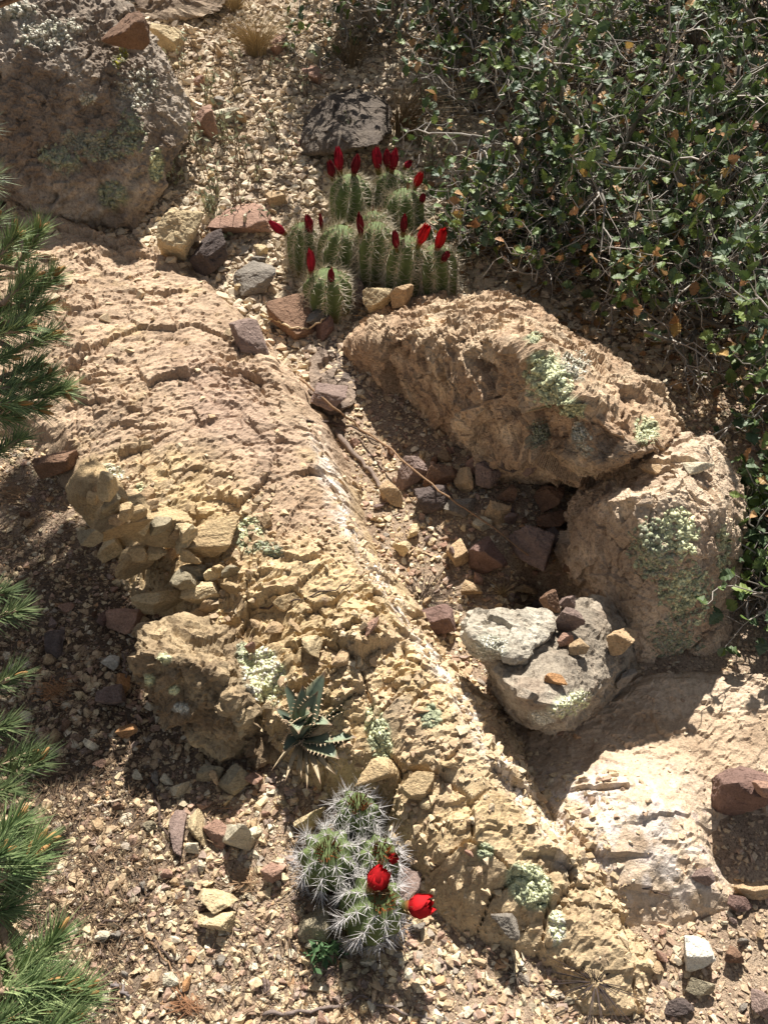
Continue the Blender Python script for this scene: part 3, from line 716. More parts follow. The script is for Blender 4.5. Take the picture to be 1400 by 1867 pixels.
def rot_rand(n, r):
    q = r.normal(size=(n, 4)); q /= np.linalg.norm(q, axis=1)[:, None]; w_, x_, y_, z_ = q.T
    return np.stack([1 - 2 * (y_ * y_ + z_ * z_), 2 * (x_ * y_ - z_ * w_), 2 * (x_ * z_ + y_ * w_), 2 * (x_ * y_ + z_ * w_), 1 - 2 * (x_ * x_ + z_ * z_), 2 * (y_ * z_ - x_ * w_), 2 * (x_ * z_ - y_ * w_), 2 * (y_ * z_ + x_ * w_), 1 - 2 * (x_ * x_ + y_ * y_)], 1).reshape(n, 3, 3)

def scatter(name, P, size, colr, r, flat=.7, nrot=True):
    parts = []; t = r.integers(0, len(TPL), len(P)); Rm = rot_rand(len(P), r); sc = size[:, None] * r.uniform(.7, 1.2, (len(P), 3))
    for k, (V, F) in enumerate(TPL):
        m = np.where(t == k)[0]
        if not len(m): continue
        W = np.einsum('nij,vj->nvi', Rm[m], V) if not nrot else np.einsum('nij,nvj->nvi', Rm[m], V[None] * sc[m][:, None])
        W[:, :, 2] *= flat; W += P[m][:, None]
        FF = (F[None] + len(V) * np.arange(len(m))[:, None, None]).reshape(-1, 3)
        CC = np.repeat(colr[m], len(V), 0); parts.append((W.reshape(-1, 3), FF, CC))
    return merge(parts)

r = np.random.default_rng(11); N = 250000
y = .2 + 3.0 * r.random(N) ** 1.15; x = (r.random(N) * 2 - 1) * (.62 * np.hypot(y, .9) + .12)
g, s, l, sd = bilinear(x, y); on_s = s > g + .002; on_l = (l > g) & ~on_s
dens = np.full(N, .8)
n1 = fbm(P3(x * 6, y * 6, 3), 3)
brk = sstep(.26, .12, np.hypot((x + .22) / 1.4, y - .80)) + .6 * sstep(.22, .1, np.hypot(x - .02, y - .56))
dens *= np.where(on_s, .03 + .5 * sstep(-.05, -.0, sd) * sstep(1.0, .9, y) + .10 * sstep(.15, .4, n1) + .55 * brk * sstep(-.2, .2, n1), 1)
dens *= np.where(on_l, .06 + .25 * sstep(.1, .4, n1), 1)
under = sstep(.25, .55, x) * sstep(1.5, 1.7, y); dens *= 1 - .75 * under
keep = r.random(N) < dens; x, y = x[keep], y[keep]; z = np.maximum(np.maximum(g, s), l)[keep]; n1 = n1[keep]; on_s = on_s[keep]; n = len(x)
upz = sstep(1.25, 1.6, y); siz = (.0017 + .0085 * r.random(n) ** 4.4) * (1 + .95 * upz) * (1 + .35 * n1)
finez = sstep(.2, .45, x) * sstep(1.3, 1.0, y); siz *= 1 - .35 * finez
pal = np.array([SCOL[k] for k in ('cream', 'pale', 'tan', 'tan', 'pink', 'brown', 'mauve', 'grey', 'ochre', 'orange', 'cream', 'olive')])
wts = np.array([.2, .12, .2, .12, .12, .06, .05, .04, .03, .02, .02, .02]); wts /= wts.sum()
cc = pal[r.choice(len(pal), n, p=wts)]; cc = lerp(cc, rk(226, 204, 166), upz * .55); cc = lerp(cc, rk(190, 156, 118), finez * .5); cc = lerp(cc, SCOL['ochre'] * .95, on_s * .6)
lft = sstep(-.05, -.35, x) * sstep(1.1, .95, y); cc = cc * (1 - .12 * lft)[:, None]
cc = lerp(cc, rk(200, 170, 132), np.full(n, .25)); cc *= r.uniform(.86, 1.1, n)[:, None]
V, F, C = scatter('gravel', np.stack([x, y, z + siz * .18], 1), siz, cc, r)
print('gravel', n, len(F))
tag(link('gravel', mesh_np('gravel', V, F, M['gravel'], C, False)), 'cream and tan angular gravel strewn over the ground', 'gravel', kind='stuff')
# ------------------------------------------------------------------ lichen crusts on the rocks
M['lichen'] = plain_mat('lichen', (1, 1, 1), 0.95, 0.1, 0.3, 500, attr=True, bd=0.0006)
MINT, SAGE, GREYG, YELL, PALEG = lin(210, 211, 168), lin(156, 160, 130), lin(156, 154, 134), lin(168, 164, 60), lin(212, 206, 188)
PAINT = {}
def lichen(u, v, ru, rv, rot, c, n=160, size=.0032, only=None, c2=None, gap=.0):
    Vt, Ft = ico(1); by = {}; r = np.random.default_rng(int(u * 31 + v)); a = R(rot)
    for _ in range(int(n * 2.4)):
        q = r.normal(size=2) * .5
        if np.hypot(*q) > 1.05: continue
        du, dv = q[0] * ru, q[1] * rv; uu = u + du * math.cos(a) + dv * math.sin(a); vv = v - du * math.sin(a) + dv * math.cos(a)
        if float(fbm(np.array([[uu * .05, vv * .05, u]]), 3)[0]) < gap - .25: continue
        h = hit(uu, vv, only)
        if h is None or h[2] is ground: continue
        PAINT.setdefault(h[2], []).append((FACE[0], c if c2 is None else (c + c2) / 2)); p, nr, o, d = h; s = size * .62 * (.45 + 1.2 * r.random() ** 2.5) * (.75 + .25 * d)
        T = np.array(nr.to_track_quat('Z', 'Y').to_matrix()); W = Vt * (s * r.uniform(.7, 1.3, 3) * np.array([1, 1, .26])); W = W * (1 + .35 * r.normal(size=len(W)))[:, None]
        cc = (c if (c2 is None or r.random() < .6) else c2) * r.uniform(.75, 1.12)
        by.setdefault(o, []).append((W @ T.T + np.array(p + nr * s * .15), Ft, cc))
    for o, L in by.items():
        if len(L) < max(6, n * .12): continue
        V, F, C = merge(L); V = V - np.array(o.location)
        k = link('lichen', mesh_np('lichen', V, F, M['lichen'], C, True), o)
        tag(k, 'yellow lichen crust' if c is YELL else 'pale green crusty lichen patch', kind='stuff')
B = [o for o, _ in SURF]
big = [arch, post, corner, block, cap, chunk, chunk2, back, slab, ledge]
for a in [(1000, 690, 44, 50, 20, MINT, 420, .004, SAGE), (1040, 745, 30, 16, -20, MINT, 140, .003, SAGE), (1178, 785, 24, 26, 0, MINT, 200, .003, SAGE), (1050, 665, 30, 26, -30, PALEG, 160, .0025, GREYG), (975, 615, 14, 10, 0, SAGE, 50, .003, MINT),
          (985, 790, 20, 26, 0, GREYG, 90, .003, SAGE), (1060, 800, 16, 34, 20, PALEG, 120, .0025, GREYG),
          (1240, 970, 34, 44, 20, MINT, 420, .0036, None), (1190, 1000, 46, 60, 0, SAGE, 460, .0036, GREYG), (1250, 1080, 54, 60, 10, SAGE, 460, .0036, MINT), (1230, 1170, 50, 46, 0, SAGE, 240, .0034, GREYG), (1318, 1000, 14, 46, 0, MINT, 160, .003, SAGE),
          (1040, 1285, 40, 18, 25, MINT, 260, .003, PALEG), (985, 1310, 24, 12, -10, PALEG, 90, .0025, None), (890, 1180, 40, 24, 10, PALEG, 130, .0025, GREYG),
          (480, 1230, 36, 58, 25, MINT, 620, .0036, PALEG), (445, 1190, 16, 20, 0, SAGE, 120, .003, GREYG), (455, 975, 26, 30, 10, SAGE, 300, .0034, MINT), (495, 1000, 20, 12, -20, SAGE, 110, .003, GREYG), (690, 1340, 20, 48, 15, MINT, 320, .0034, SAGE), (785, 1305, 18, 20, 0, SAGE, 140, .0034, None),
          (965, 1615, 44, 34, -45, MINT, 460, .0034, SAGE), (1015, 1690, 12, 28, 5, MINT, 220, .003, PALEG), (885, 1553, 14, 14, 0, SAGE, 90, .003, None), (300, 1200, 10, 8, 0, MINT, 40, .003, None), (272, 1240, 10, 8, 0, MINT, 36, .003, None), (320, 1260, 12, 8, 0, MINT, 40, .003, None), (265, 900, 14, 20, 20, MINT, 60, .003, SAGE), (205, 860, 30, 12, -20, PALEG, 70, .003, MINT), (330, 1290, 16, 8, 0, PALEG, 40, .003, None),
          (200, 265, 50, 30, 10, GREYG, 160, .0042, SAGE), (150, 255, 40, 20, 0, GREYG, 90, .004, GREYG), (240, 240, 26, 44, 0, SAGE, 140, .004, GREYG), (205, 355, 26, 24, 0, SAGE, 200, .004, GREYG), (285, 300, 14, 30, 0, MINT, 120, .004, SAGE), (110, 290, 40, 24, -20, GREYG, 180, .004, SAGE), (160, 180, 16, 12, 0, PALEG, 40, .004, GREYG), (220, 105, 12, 22, -30, YELL, 44, .0024, SAGE), (90, 60, 60, 30, 10, PALEG, 220, .004, GREYG), (250, 160, 40, 40, 20, PALEG, 140, .004, GREYG), (30, 20, 40, 20, 0, PALEG, 100, .004, GREYG)]:
    lichen(*a[:6], n=a[6], size=a[7], only=big, c2=a[8])

for o, L in PAINT.items():                        # thin film of the same crust between the lobes
    me = o.data; n = len(me.vertices); ca = np.empty(n * 4, np.float32); a = me.color_attributes['Col']; a.data.foreach_get('color', ca); ca = ca.reshape(n, 4)
    for fi, c in L:
        for vi in me.polygons[fi].vertices: ca[vi, :3] = ca[vi, :3] * .6 + c * .33
    a.data.foreach_set('color', ca.ravel())
# ================================================================== cacti
M['cactus'] = plain_mat('cactus_skin', (1, 1, 1), 0.75, 0.15, 0.16, 160, attr=True, bd=0.0006)
M['spine'] = plain_mat('cactus_spines', (1, 1, 1), 0.55, 0.3, 0.1, 300, attr=True)
M['petal'] = plain_mat('red_petals', (1, 1, 1), 0.7, 0.15, 0.22, 220, trans=0.18, attr=True)
CG1, CG2 = lin(84, 96, 58), lin(118, 132, 84)

def frame(ax):
    ax = np.array(ax, float); ax /= np.linalg.norm(ax); a = np.cross(ax, (0.2, 1, 0.1)); a /= np.linalg.norm(a); return ax, a, np.cross(ax, a)

def stem(parent, base_p, ax, H, Rr, ribs, seed, spine_len, spine_r, spine_c, apex, n_rad=8):
    r = np.random.default_rng(seed); ax, a, b = frame(ax); base_p = np.array(base_p); o0 = np.array(parent.location)
    nu, nv = ribs * 8, 22; ph0 = r.random() * 6
    def surf(t, ph):
        rr = Rr * (0.80 + 0.20 * np.sin(np.clip(t, 0, 1) * 2.2)) * np.where(t > .62, np.sqrt(np.clip(1 - ((t - .62) / .40) ** 2.4, 0.0, 1)), 1)
        k = 1 + .115 * np.cos(ribs * ph + .3 * np.sin(t * 5)) * np.clip((1.02 - t) * 4, .15, 1) + .012 * np.sin(t * 60)
        rr = rr * k
        return base_p + ax * (t * H)[:, None] + (rr * np.cos(ph + ph0))[:, None] * a + (rr * np.sin(ph + ph0))[:, None] * b, rr
    T, PH = np.meshgrid(np.linspace(-.12, 1.0, nv), np.arange(nu) * 2 * math.pi / nu, indexing='ij')
    V, _ = surf(T.ravel(), PH.ravel()); i = np.arange(nv * nu).reshape(nv, nu); j = np.roll(i, -1, 1)
    F = [tuple(q) for q in np.stack([i[:-1].ravel(), j[:-1].ravel(), j[1:].ravel(), i[1:].ravel()], 1)] + [tuple(i[-1])]
    n = fbm(V * 60 + seed, 3); crest = .5 + .5 * np.cos(ribs * PH.ravel())
    c = lerp(lerp(np.broadcast_to(CG1, V.shape), CG2, crest * .6 + .3 * n), lin(150, 128, 84), sstep(.30, .0, T.ravel() + .12 * n) * .8)
    st = link('stem', mesh_np('stem', V - o0, F, M['cactus'], c, True), parent)
    A, B_, RR, CC = [], [], [], []
    tg = np.linspace(.06, .995, 200); rg = Rr * (0.80 + 0.20 * np.sin(tg * 2.2)) * np.where(tg > .62, np.sqrt(np.clip(1 - ((tg - .62) / .40) ** 2.4, 0.0, 1)), 1)
    arc = np.concatenate([[0], np.cumsum(np.hypot(np.diff(tg) * H, np.diff(rg)))]); na = max(6, int(arc[-1] / .0105))
    for k in range(ribs):
        for q in range(na):
            t = float(np.interp((q + .5 + r.uniform(-.2, .2)) / na * arc[-1] * .99, arc, tg)); ph = (2 * math.pi * k - .3 * math.sin(t * 5)) / ribs
            e = 1e-3; p0, _ = surf(np.array([t, t + e, t]), np.array([ph, ph, ph + e])); d1 = p0[1] - p0[0]; d2 = p0[2] - p0[0]
            nn = np.cross(d2, d1); nn /= np.linalg.norm(nn) + 1e-12
            if nn @ (p0[0] - base_p - ax * (t * H * .8)) < 0: nn = -nn
            d1 /= np.linalg.norm(d1) + 1e-12; d2 = np.cross(nn, d1); s0 = r.uniform(.75, 1.1) * float(np.interp(t, [.9, 1], [1, .6]))
            for m in range(n_rad):
                an = 2 * math.pi * (m + r.uniform(-.25, .25)) / n_rad; lift = r.uniform(.25, .75)
                dd = d1 * math.cos(an) + d2 * math.sin(an); dd = dd * math.sqrt(1 - lift * lift) + nn * lift
                L = spine_len * s0 * r.uniform(.55, 1.15); A.append(p0[0]); B_.append(p0[0] + dd * L); RR.append(spine_r); CC.append(spine_c * r.uniform(.7, 1.1))
            dd = nn + .5 * r.normal(size=3) * .5; dd /= np.linalg.norm(dd)
            A.append(p0[0]); B_.append(p0[0] + dd * spine_len * r.uniform(.9, 1.35)); RR.append(spine_r * 1.2); CC.append(spine_c * r.uniform(.6, 1.0))
    Vs, Fs = spikes(A, B_, np.array(RR)); Cs = np.repeat(np.array(CC), 4, 0)
    tag(link('spines', mesh_np('spines', Vs - st.location - o0, Fs, M['spine'], Cs), st), kind='stuff')
    A, B_ = [], []
    top = base_p + ax * H * .985
    for m in range(apex):
        an = r.random() * 6.28; rr = Rr * .34 * math.sqrt(r.random()); d = a * math.cos(an) + b * math.sin(an)
        p = top + d * rr - ax * .004; A.append(p); B_.append(p + (ax * r.uniform(.6, 1.1) + d * r.uniform(0, .6)) * spine_len * .9)
    if apex:
        Vs, Fs = spikes(A, B_, spine_r * 1.9); Cs = np.repeat(np.array([lin(150, 84, 36) * r.uniform(.5, 1.5) for _ in A]), 4, 0); Cs[3::4] = lin(52, 26, 22)
        tag(link('young_spines', mesh_np('young_spines', Vs - o0, Fs, M['spine'], Cs), st), 'orange brown young spines at the crown', kind='stuff')
    return st

RED, DRED, CRIM = lin(196, 30, 34), lin(118, 26, 36), lin(156, 28, 46)
def bud(parent, p0, p1, rad, c, opening=.35, single=False, seed=0):
    """A closed flower from its foot p0 to its tip p1: a scaly tube and overlapping petals."""
    r = np.random.default_rng(seed + 5); p0, p1 = np.array(p0), np.array(p1); ax = p1 - p0; L = np.linalg.norm(ax); ax, a, b = frame(ax); o0 = np.array(parent.location)
    t = np.linspace(0, .5, 6); rt = rad * np.interp(t, [0, .1, .35, .5], [.5, .62, .72, .84])
    V, F = tube(p0[None] + ax[None] * (t * L)[:, None], rt, 10)
    c0 = lerp(np.broadcast_to(lin(96, 92, 50), V.shape), c * .8, sstep(.1, .42, np.repeat(t, 10)))
    fl = link('flower', mesh_np('flower', V - o0, F, M['petal'], c0, True), parent)
    A, B_ = [], []
    for k in range(26):
        tt = r.uniform(.05, .4); an = r.random() * 6.28; d = a * math.cos(an) + b * math.sin(an); p = p0 + ax * L * tt + d * rad * .65
        A.append(p); B_.append(p + (d + ax * .7) * rad * r.uniform(.5, 1.0))
    Vs, Fs = spikes(A, B_, .0004); tag(link('bristles', mesh_np('bristles', Vs - o0, Fs, M['spine'], np.broadcast_to(lin(196, 170, 130), Vs.shape)), fl), kind='stuff')
    parts = []
    for ring, (n, t0, t1, rs) in enumerate(((6, .28, .93, 1.04), (6, .34, 1.0, .93), (5, .4, 1.02, .78))):
        for k in range(n):
            an0 = 2 * math.pi * (k + .5 * ring + r.uniform(-.1, .1)) / n; ts = np.linspace(0, 1, 7); te = t1 * r.uniform(.86, 1.05); pj = r.normal(); W = []
            for q in ts:
                h = t0 + (te - t0) * q; rr = rad * rs * np.interp(q, [0, .35, .65, 1], [.72, 1.0, .92, opening + .12]) * (1 + .10 * pj * q); wd = np.interp(q, [0, .3, .65, .9, 1], [.5, .72, .66, .36, .05])
                for e in (-1, -.5, 0, .5, 1): W.append(p0 + ax * L * h + (rr * (1 + .07 * abs(e) + .04 * e) * (math.cos(an0 + e * wd) * a + math.sin(an0 + e * wd) * b)))
            W = np.array(W); i = np.arange(35).reshape(7, 5); FF = np.stack([i[:-1, :-1].ravel(), i[:-1, 1:].ravel(), i[1:, 1:].ravel(), i[1:, :-1].ravel()], 1)
            cc = c * r.uniform(.6, 1.2) * np.repeat(np.interp(ts, [0, .3, .8, 1], [.45, .9, 1.1, .7]), 5)[:, None] * np.tile([.6, 1, 1.12, 1, .6], 7)[:, None]
            if single: link('petal', mesh_np('petal', W - o0, FF, M['petal'], cc, True), fl)
            else: parts.append((W, FF, cc))
    if parts:
        V, F, C = merge(parts); tag(link('petals', mesh_np('petals', V - o0, F, M['petal'], C, True), fl), kind='stuff')
    return fl

# upper clump
cu = hit(690, 545, LAND)[0]
UC = thing('hedgehog_cactus', cu, 'upright hedgehog cactus clump with many dark red buds above the arch boulder', 'cactus', )
ustems = [(637, 420, 322, 70), (712, 405, 318, 60), (742, 445, 350, 70), (685, 480, 392, 58), (553, 500, 408, 54), (612, 512, 416, 74), (683, 528, 410, 64), (729, 556, 438, 72), (800, 562, 456, 66), (600, 574, 498, 80)]
UD = []
for k, (u, vb, vt, wd) in enumerate(ustems):
    q = on_base(u, vb, -.015); g = land(q.x, q.y)[0]; p = Vector((q.x, q.y, min(g.z, q.z + .02))); d = (p - CO).length
    rad = wd / 2 * d / FPX * random.uniform(.88, 1.02); dv = ray(u, vt); zt = CAM_H + dv.z * (p.y - rad * .2) / dv.y
    tx = CO + dv * ((p.y) / dv.y); ax = Vector((tx.x - p.x + random.gauss(0, .012), random.gauss(0, .012), max(.07, zt - p.z)))
    stem(UC, p, ax, ax.length, rad, 9, 20 + k, .030, .00055, lin(206, 192, 166), 14 if k in (2, 3, 5, 6, 7, 4) else 0, 9); UD.append((u, vt, p.y, rad))
ubuds = [(608, 330, 600, 292, 0, 9, DRED), (620, 322, 616, 268, 0, 10, CRIM), (644, 326, 652, 282, 0, 9, DRED), (690, 318, 686, 266, 1, 10, CRIM), (708, 312, 704, 272, 1, 9, DRED), (712, 320, 722, 272, 1, 10, CRIM), (736, 308, 750, 293, 1, 7, CRIM), (755, 346, 769, 312, 2, 9, RED * .85), (768, 372, 772, 352, 2, 7, DRED),
         (526, 432, 490, 402, 4, 9, CRIM), (567, 434, 560, 390, 4, 9, DRED), (588, 424, 583, 388, 4, 5, DRED), (659, 436, 655, 388, 6, 8, DRED), (734, 432, 738, 390, 7, 8, DRED), (724, 460, 719, 420, 7, 8, DRED), (760, 452, 780, 410, 7, 11, RED), (794, 462, 810, 416, 8, 11, RED), (804, 480, 818, 458, 8, 8, DRED), (568, 506, 566, 454, 9, 9, CRIM), (603, 524, 604, 488, 9, 8, DRED)]
for k, (u0, v0, u1, v1, s, rp, c) in enumerate(ubuds):
    u, vt, yy, rad = UD[s]; y0 = yy - rad * (.55 if v0 > vt + 8 else .1); p0 = at_y(u0, v0, y0); p1 = at_y(u1, v1, y0 - .004)
    bud(UC, p0, p1, rp * .76 * (p0 - CO).length / FPX, c, .55 if c is RED else .3, False, k)

# lower clump
cl = hit(650, 1640, LAND)[0]
LC = thing('hedgehog_cactus', cl, 'low hedgehog cactus with long white spines and two red flowers', 'cactus')
WHT = lin(206, 200, 196)
lst = [(652, 1482, .075, 42, (0.06, -.10, 1)), (599, 1566, .085, 54, (.02, -.12, 1)), (688, 1568, .075, 42, (.22, -.10, 1)), (682, 1655, .095, 56, (.30, -.16, 1))]
LD = []
for k, (u, v, H, rp, ax) in enumerate(lst):
    g = hit(u, v, LAND)[0]; d = ray(u, v); top = g + Vector((0, 0, .0)); axn = Vector(ax).normalized()
    # the crown shows at (u, v): step back from the crown to the foot
    t = CO + d * ((g.z + H * .55 - CAM_H) / d.z); p = t - axn * H * .62
    rad = rp * (t - CO).length / FPX * .86
    stem(LC, p, axn, H, rad, 9, 60 + k, .0225, .00048, WHT, 90, 9); LD.append((p, axn, H, rad))
zf = LD[3][0].z + LD[3][2] * .95
p0 = at_z(674, 1630, zf); p1 = at_z(702, 1580, zf + .022); bud(LC, p0, p1, .0122, RED, .5, True, 40)
p0 = at_z(735, 1656, zf - .012); p1 = at_z(792, 1648, zf + .004); bud(LC, p0, p1, .0122, RED, .6, True, 41)
p0 = at_z(712, 1572, zf - .02); p1 = at_z(722, 1560, zf - .005); bud(LC, p0, p1, .006, RED * .6, .3, False, 42)

# ================================================================== agave
M['agave'] = plain_mat('agave_leaf', (1, 1, 1), 0.55, 0.35, 0.15, 90, attr=True, bd=0.0005)
ag = hit(553, 1345, LAND)[0]
AG = thing('agave', ag, 'small blue green agave rosette with toothed leaves beside the ochre boulder', 'agave')
def agave_leaf(parent, foot, tip, wd, sag, c, name='leaf', twist=0.0, seed=0, teeth=True):
    r = np.random.default_rng(seed); foot, tip = np.array(foot), np.array(tip); L = np.linalg.norm(tip - foot); ax = (tip - foot) / L
    side = np.cross(ax, (0, 0, 1)); side /= np.linalg.norm(side) + 1e-9; up = np.cross(side, ax); side = side * math.cos(twist) + up * math.sin(twist); up = np.cross(side, ax)
    ts = np.linspace(0, 1, 15); W = []
    for t in ts:
        w_ = wd * np.interp(t, [0, .12, .45, .8, .93, 1], [.62, .8, 1.0, .45, .14, .02]); cpt = foot + ax * L * t + up * (sag * L * math.sin(math.pi * t) )
        for e in (-1, -.55, 0, .55, 1): W.append(cpt + side * w_ * e + up * (.42 * w_ * e * e - .10 * w_))
    n = len(ts); W = np.array(W); Wb = W - np.tile(up, (len(W), 1)) * np.repeat(np.interp(ts, [0, .7, 1], [.0042, .002, .0003]), 5)[:, None] * np.tile([.25, .8, 1, .8, .25], n)[:, None]
    i = np.arange(n * 5).reshape(n, 5); Fa = np.stack([i[:-1, :-1].ravel(), i[:-1, 1:].ravel(), i[1:, 1:].ravel(), i[1:, :-1].ravel()], 1); Fb = Fa[:, ::-1] + n * 5
    ed = [];
    for s in (0, 4):
        for q in range(n - 1): ed.append((i[q, s], i[q + 1, s], i[q + 1, s] + n * 5, i[q, s] + n * 5))
    V = np.concatenate([W, Wb]); F = [tuple(f) for f in Fa] + [tuple(f) for f in Fb] + ed
    cc = np.tile(c, (len(V), 1)) * (1 + .25 * fbm(V * 70 + seed, 3))[:, None]
    tt = np.tile(np.repeat(ts, 5), 2); cc = lerp(cc, lin(120, 84, 62), sstep(.86, .97, tt) * .9); ee = np.tile(np.tile([1, .3, 0, .3, 1], n), 2); cc = lerp(cc, lin(150, 130, 96), (ee > .9) * .45)
    o0 = np.array(parent.location); lf = link(name, mesh_np(name, V - o0, F, M['agave'], cc, True), parent)
    if teeth:
        A, B_ = [], []
        for s, sg in ((0, -1), (4, 1)):
            for q in range(2, 12):
                A.append(W[q * 5 + s]); B_.append(W[q * 5 + s] + side * sg * .0042 * r.uniform(.7, 1.3) + ax * .0012 + up * .001)
        Vs, Fs = spikes(A, B_, .0011); tag(link('teeth', mesh_np('teeth', Vs - o0, Fs, M['spine'], np.broadcast_to(lin(196, 170, 140), Vs.shape)), lf), kind='stuff')
    return lf
GRN, GR2 = lin(94, 106, 88), lin(124, 134, 110)
af = ag + Vector((0, .0, .006)); zz = ag.z
for k, (u, v, dz, wd, sag, tw, c) in enumerate([(594, 1222, .075, .0135, .03, .3, GRN), (517, 1243, .06, .008, .02, -.5, GRN * .8), (552, 1248, .065, .008, .04, .1, GRN), (652, 1262, .045, .008, .05, .4, GRN * .9), (646, 1288, .035, .012, .08, .5, GRN * .9), (606, 1322, .045, .010, .22, .4, GR2), (650, 1345, .015, .0145, .06, .15, GR2), (618, 1384, .01, .011, .10, .0, GR2),
        (568, 1300, .07, .010, .15, .2, GR2), (545, 1338, .055, .011, .3, -.2, GR2), (500, 1290, .03, .008, .04, -.4, GRN * .7), (580, 1260, .07, .010, .05, .1, GRN), (590, 1390, .0, .008, .1, .2, GRN * .7), (515, 1370, .005, .007, .08, -.2, GRN * .7)]):
    tip = at_z(u, v, zz + dz); agave_leaf(AG, af, tip, wd * 1.65, sag, c, 'leaf', tw, k)
for k, (u, v, dz, wd) in enumerate([(540, 1410, .004, .006), (520, 1425, .002, .004), (585, 1430, .003, .005), (612, 1412, .004, .005), (495, 1405, .004, .003), (533, 1235, .03, .003), (560, 1440, .002, .003), (640, 1310, .02, .004), (625, 1400, .003, .003), (505, 1390, .01, .004), (550, 1420, .004, .003)]):
    agave_leaf(AG, af - Vector((0, 0, .004)), at_z(u, v, zz + dz), wd, .05, lin(166, 148, 118), 'dead_leaf', random.uniform(-1, 1), 50 + k, False)
# ================================================================== pine at the left edge
M['needle'] = plain_mat('pine_needles', (1, 1, 1), 0.5, 0.4, 0.15, 60, trans=0.12, attr=True)
M['bark'] = plain_mat('bark', (1, 1, 1), 0.9, 0.2, 0.3, 240, attr=True, bd=0.001)
M['twigs'] = plain_mat('dry_twigs', (1, 1, 1), 0.85, 0.2, 0.2, 300, attr=True)
def wig(p, q, n, amp, r):
    p, q = np.array(p), np.array(q); t = np.linspace(0, 1, n)[:, None]; L = np.linalg.norm(q - p)
    w_ = np.cumsum(r.normal(size=(n, 3)), 0) * amp * L / math.sqrt(n); w_ = w_ - t * w_[-1] - (1 - t) * w_[0]; return p + (q - p) * t + w_

PT = Vector((-.95, 1.05, 0)); PT.z = land(PT.x, PT.y)[0].z - .03
PN = thing('pine_tree', PT, 'young pine with green needle sprigs reaching in from the left edge', 'pine')
o0 = np.array(PT); r = np.random.default_rng(21)
V, F = tube(wig(PT, PT + Vector((.06, .04, 1.35)), 14, .03, r), np.linspace(.035, .012, 14), 9); link('trunk', mesh_np('trunk', V - o0, F, M['bark'], np.broadcast_to(lin(112, 92, 74), V.shape), True), PN)
def sprig(limb, b, t, nl, n, seed, buds=2, g=1.0):
    """One twig end: bare wood, a bottlebrush of needles and the tan buds at its tip."""
    r = np.random.default_rng(seed); b, t = np.array(b), np.array(t); ax, e1, e2 = frame(t - b); L = np.linalg.norm(t - b)
    path = wig(b, t, 6, .05, r); V, F = tube(path, np.linspace(.0036, .0024, 6), 5)
    tw = limb; A, B_, C = [], [], []
    wood = (V, F, lin(150, 128, 106))
    for k in range(int(n * .72)):
        s = r.random() ** .62; p = b + (t - b) * s; an = r.random() * 6.283; a = R(r.uniform(28, 80)) * (1 - .4 * s)
        d = ax * math.cos(a) + (e1 * math.cos(an) + e2 * math.sin(an)) * math.sin(a); d = d + np.array([0, 0, .12])
        A.append(p); B_.append(p + d / np.linalg.norm(d) * nl * r.uniform(.75, 1.1)); C.append(lerp(lin(78, 98, 60)[None], lin(142, 154, 104), [r.random() ** 1.5])[0] * g * r.uniform(.8, 1.15))
    Vn, Fn = spikes(A, B_, .00085); nee = (Vn, Fn, np.repeat(np.array(C), 4, 0)); bl = []
    for k in range(buds):
        d = ax + .35 * r.normal(size=3); d /= np.linalg.norm(d); q = t + d * .002; ll = nl * r.uniform(.32, .55)
        Vb, Fb = tube(np.array([q, q + d * ll * .25, q + d * ll * .6, q + d * ll * .9, q + d * ll]), np.array([.0022, .0030, .0028, .0016, .0003]), 6); bl.append((Vb, Fb, lin(152, 114, 66) * r.uniform(.75, 1.1)))
    return wood, nee, bl
M['bud'] = plain_mat('pine_buds', (1, 1, 1), 0.7, 0.3, 0.25, 500, attr=True)
def limb(root_z, sprigs, seed, nl, g=1.0):
    """A branch from the trunk with its sprigs: (tip u, tip v, foot u, foot v, distance, needles, buds)."""
    r = np.random.default_rng(seed); start = np.array(PT + Vector((.01, .01, root_z)))
    feet = [np.array(at_d(s[2], s[3], s[4])) for s in sprigs]; hub = np.mean(feet, 0) * .6 + start * .4; wood, need, buds = [], [], []
    V, F = tube(wig(start, hub, 8, .06, r), np.linspace(.012, .006, 8), 6); wood.append((V, F, lin(128, 106, 88)))
    for k, (s, f) in enumerate(zip(sprigs, feet)):
        V, F = tube(wig(hub, f, 7, .07, r), np.linspace(.0055, .0034, 7), 5); wood.append((V, F, lin(140, 118, 98)))
        a, b, c = sprig(None, f, at_d(s[0], s[1], s[4] - .005), nl, s[5], seed * 50 + k, s[6], g); wood.append(a); need.append(b); buds += c
    V, F, C = merge(wood); br = link('branch', mesh_np('branch', V - o0, F, M['bark'], C, True), PN)
    V, F, C = merge(need); tag(link('needles', mesh_np('needles', V - o0, F, M['needle'], C), br), kind='stuff')
    for Vb, Fb, cb in buds: link('bud', mesh_np('bud', Vb - o0, Fb, M['bud'], np.broadcast_to(cb, Vb.shape), True), br)
limb(.62, [(72, 420, 30, 490, 1.12, 230, 2), (28, 430, -20, 490, 1.1, 210, 2), (98, 505, 40, 560, 1.12, 230, 3), (58, 505, 5, 555, 1.1, 220, 1), (12, 478, -50, 530, 1.15, 200, 1), (40, 548, -20, 585, 1.13, 210, 1), (80, 560, 15, 590, 1.11, 200, 1)], 1, .035, 1.45)
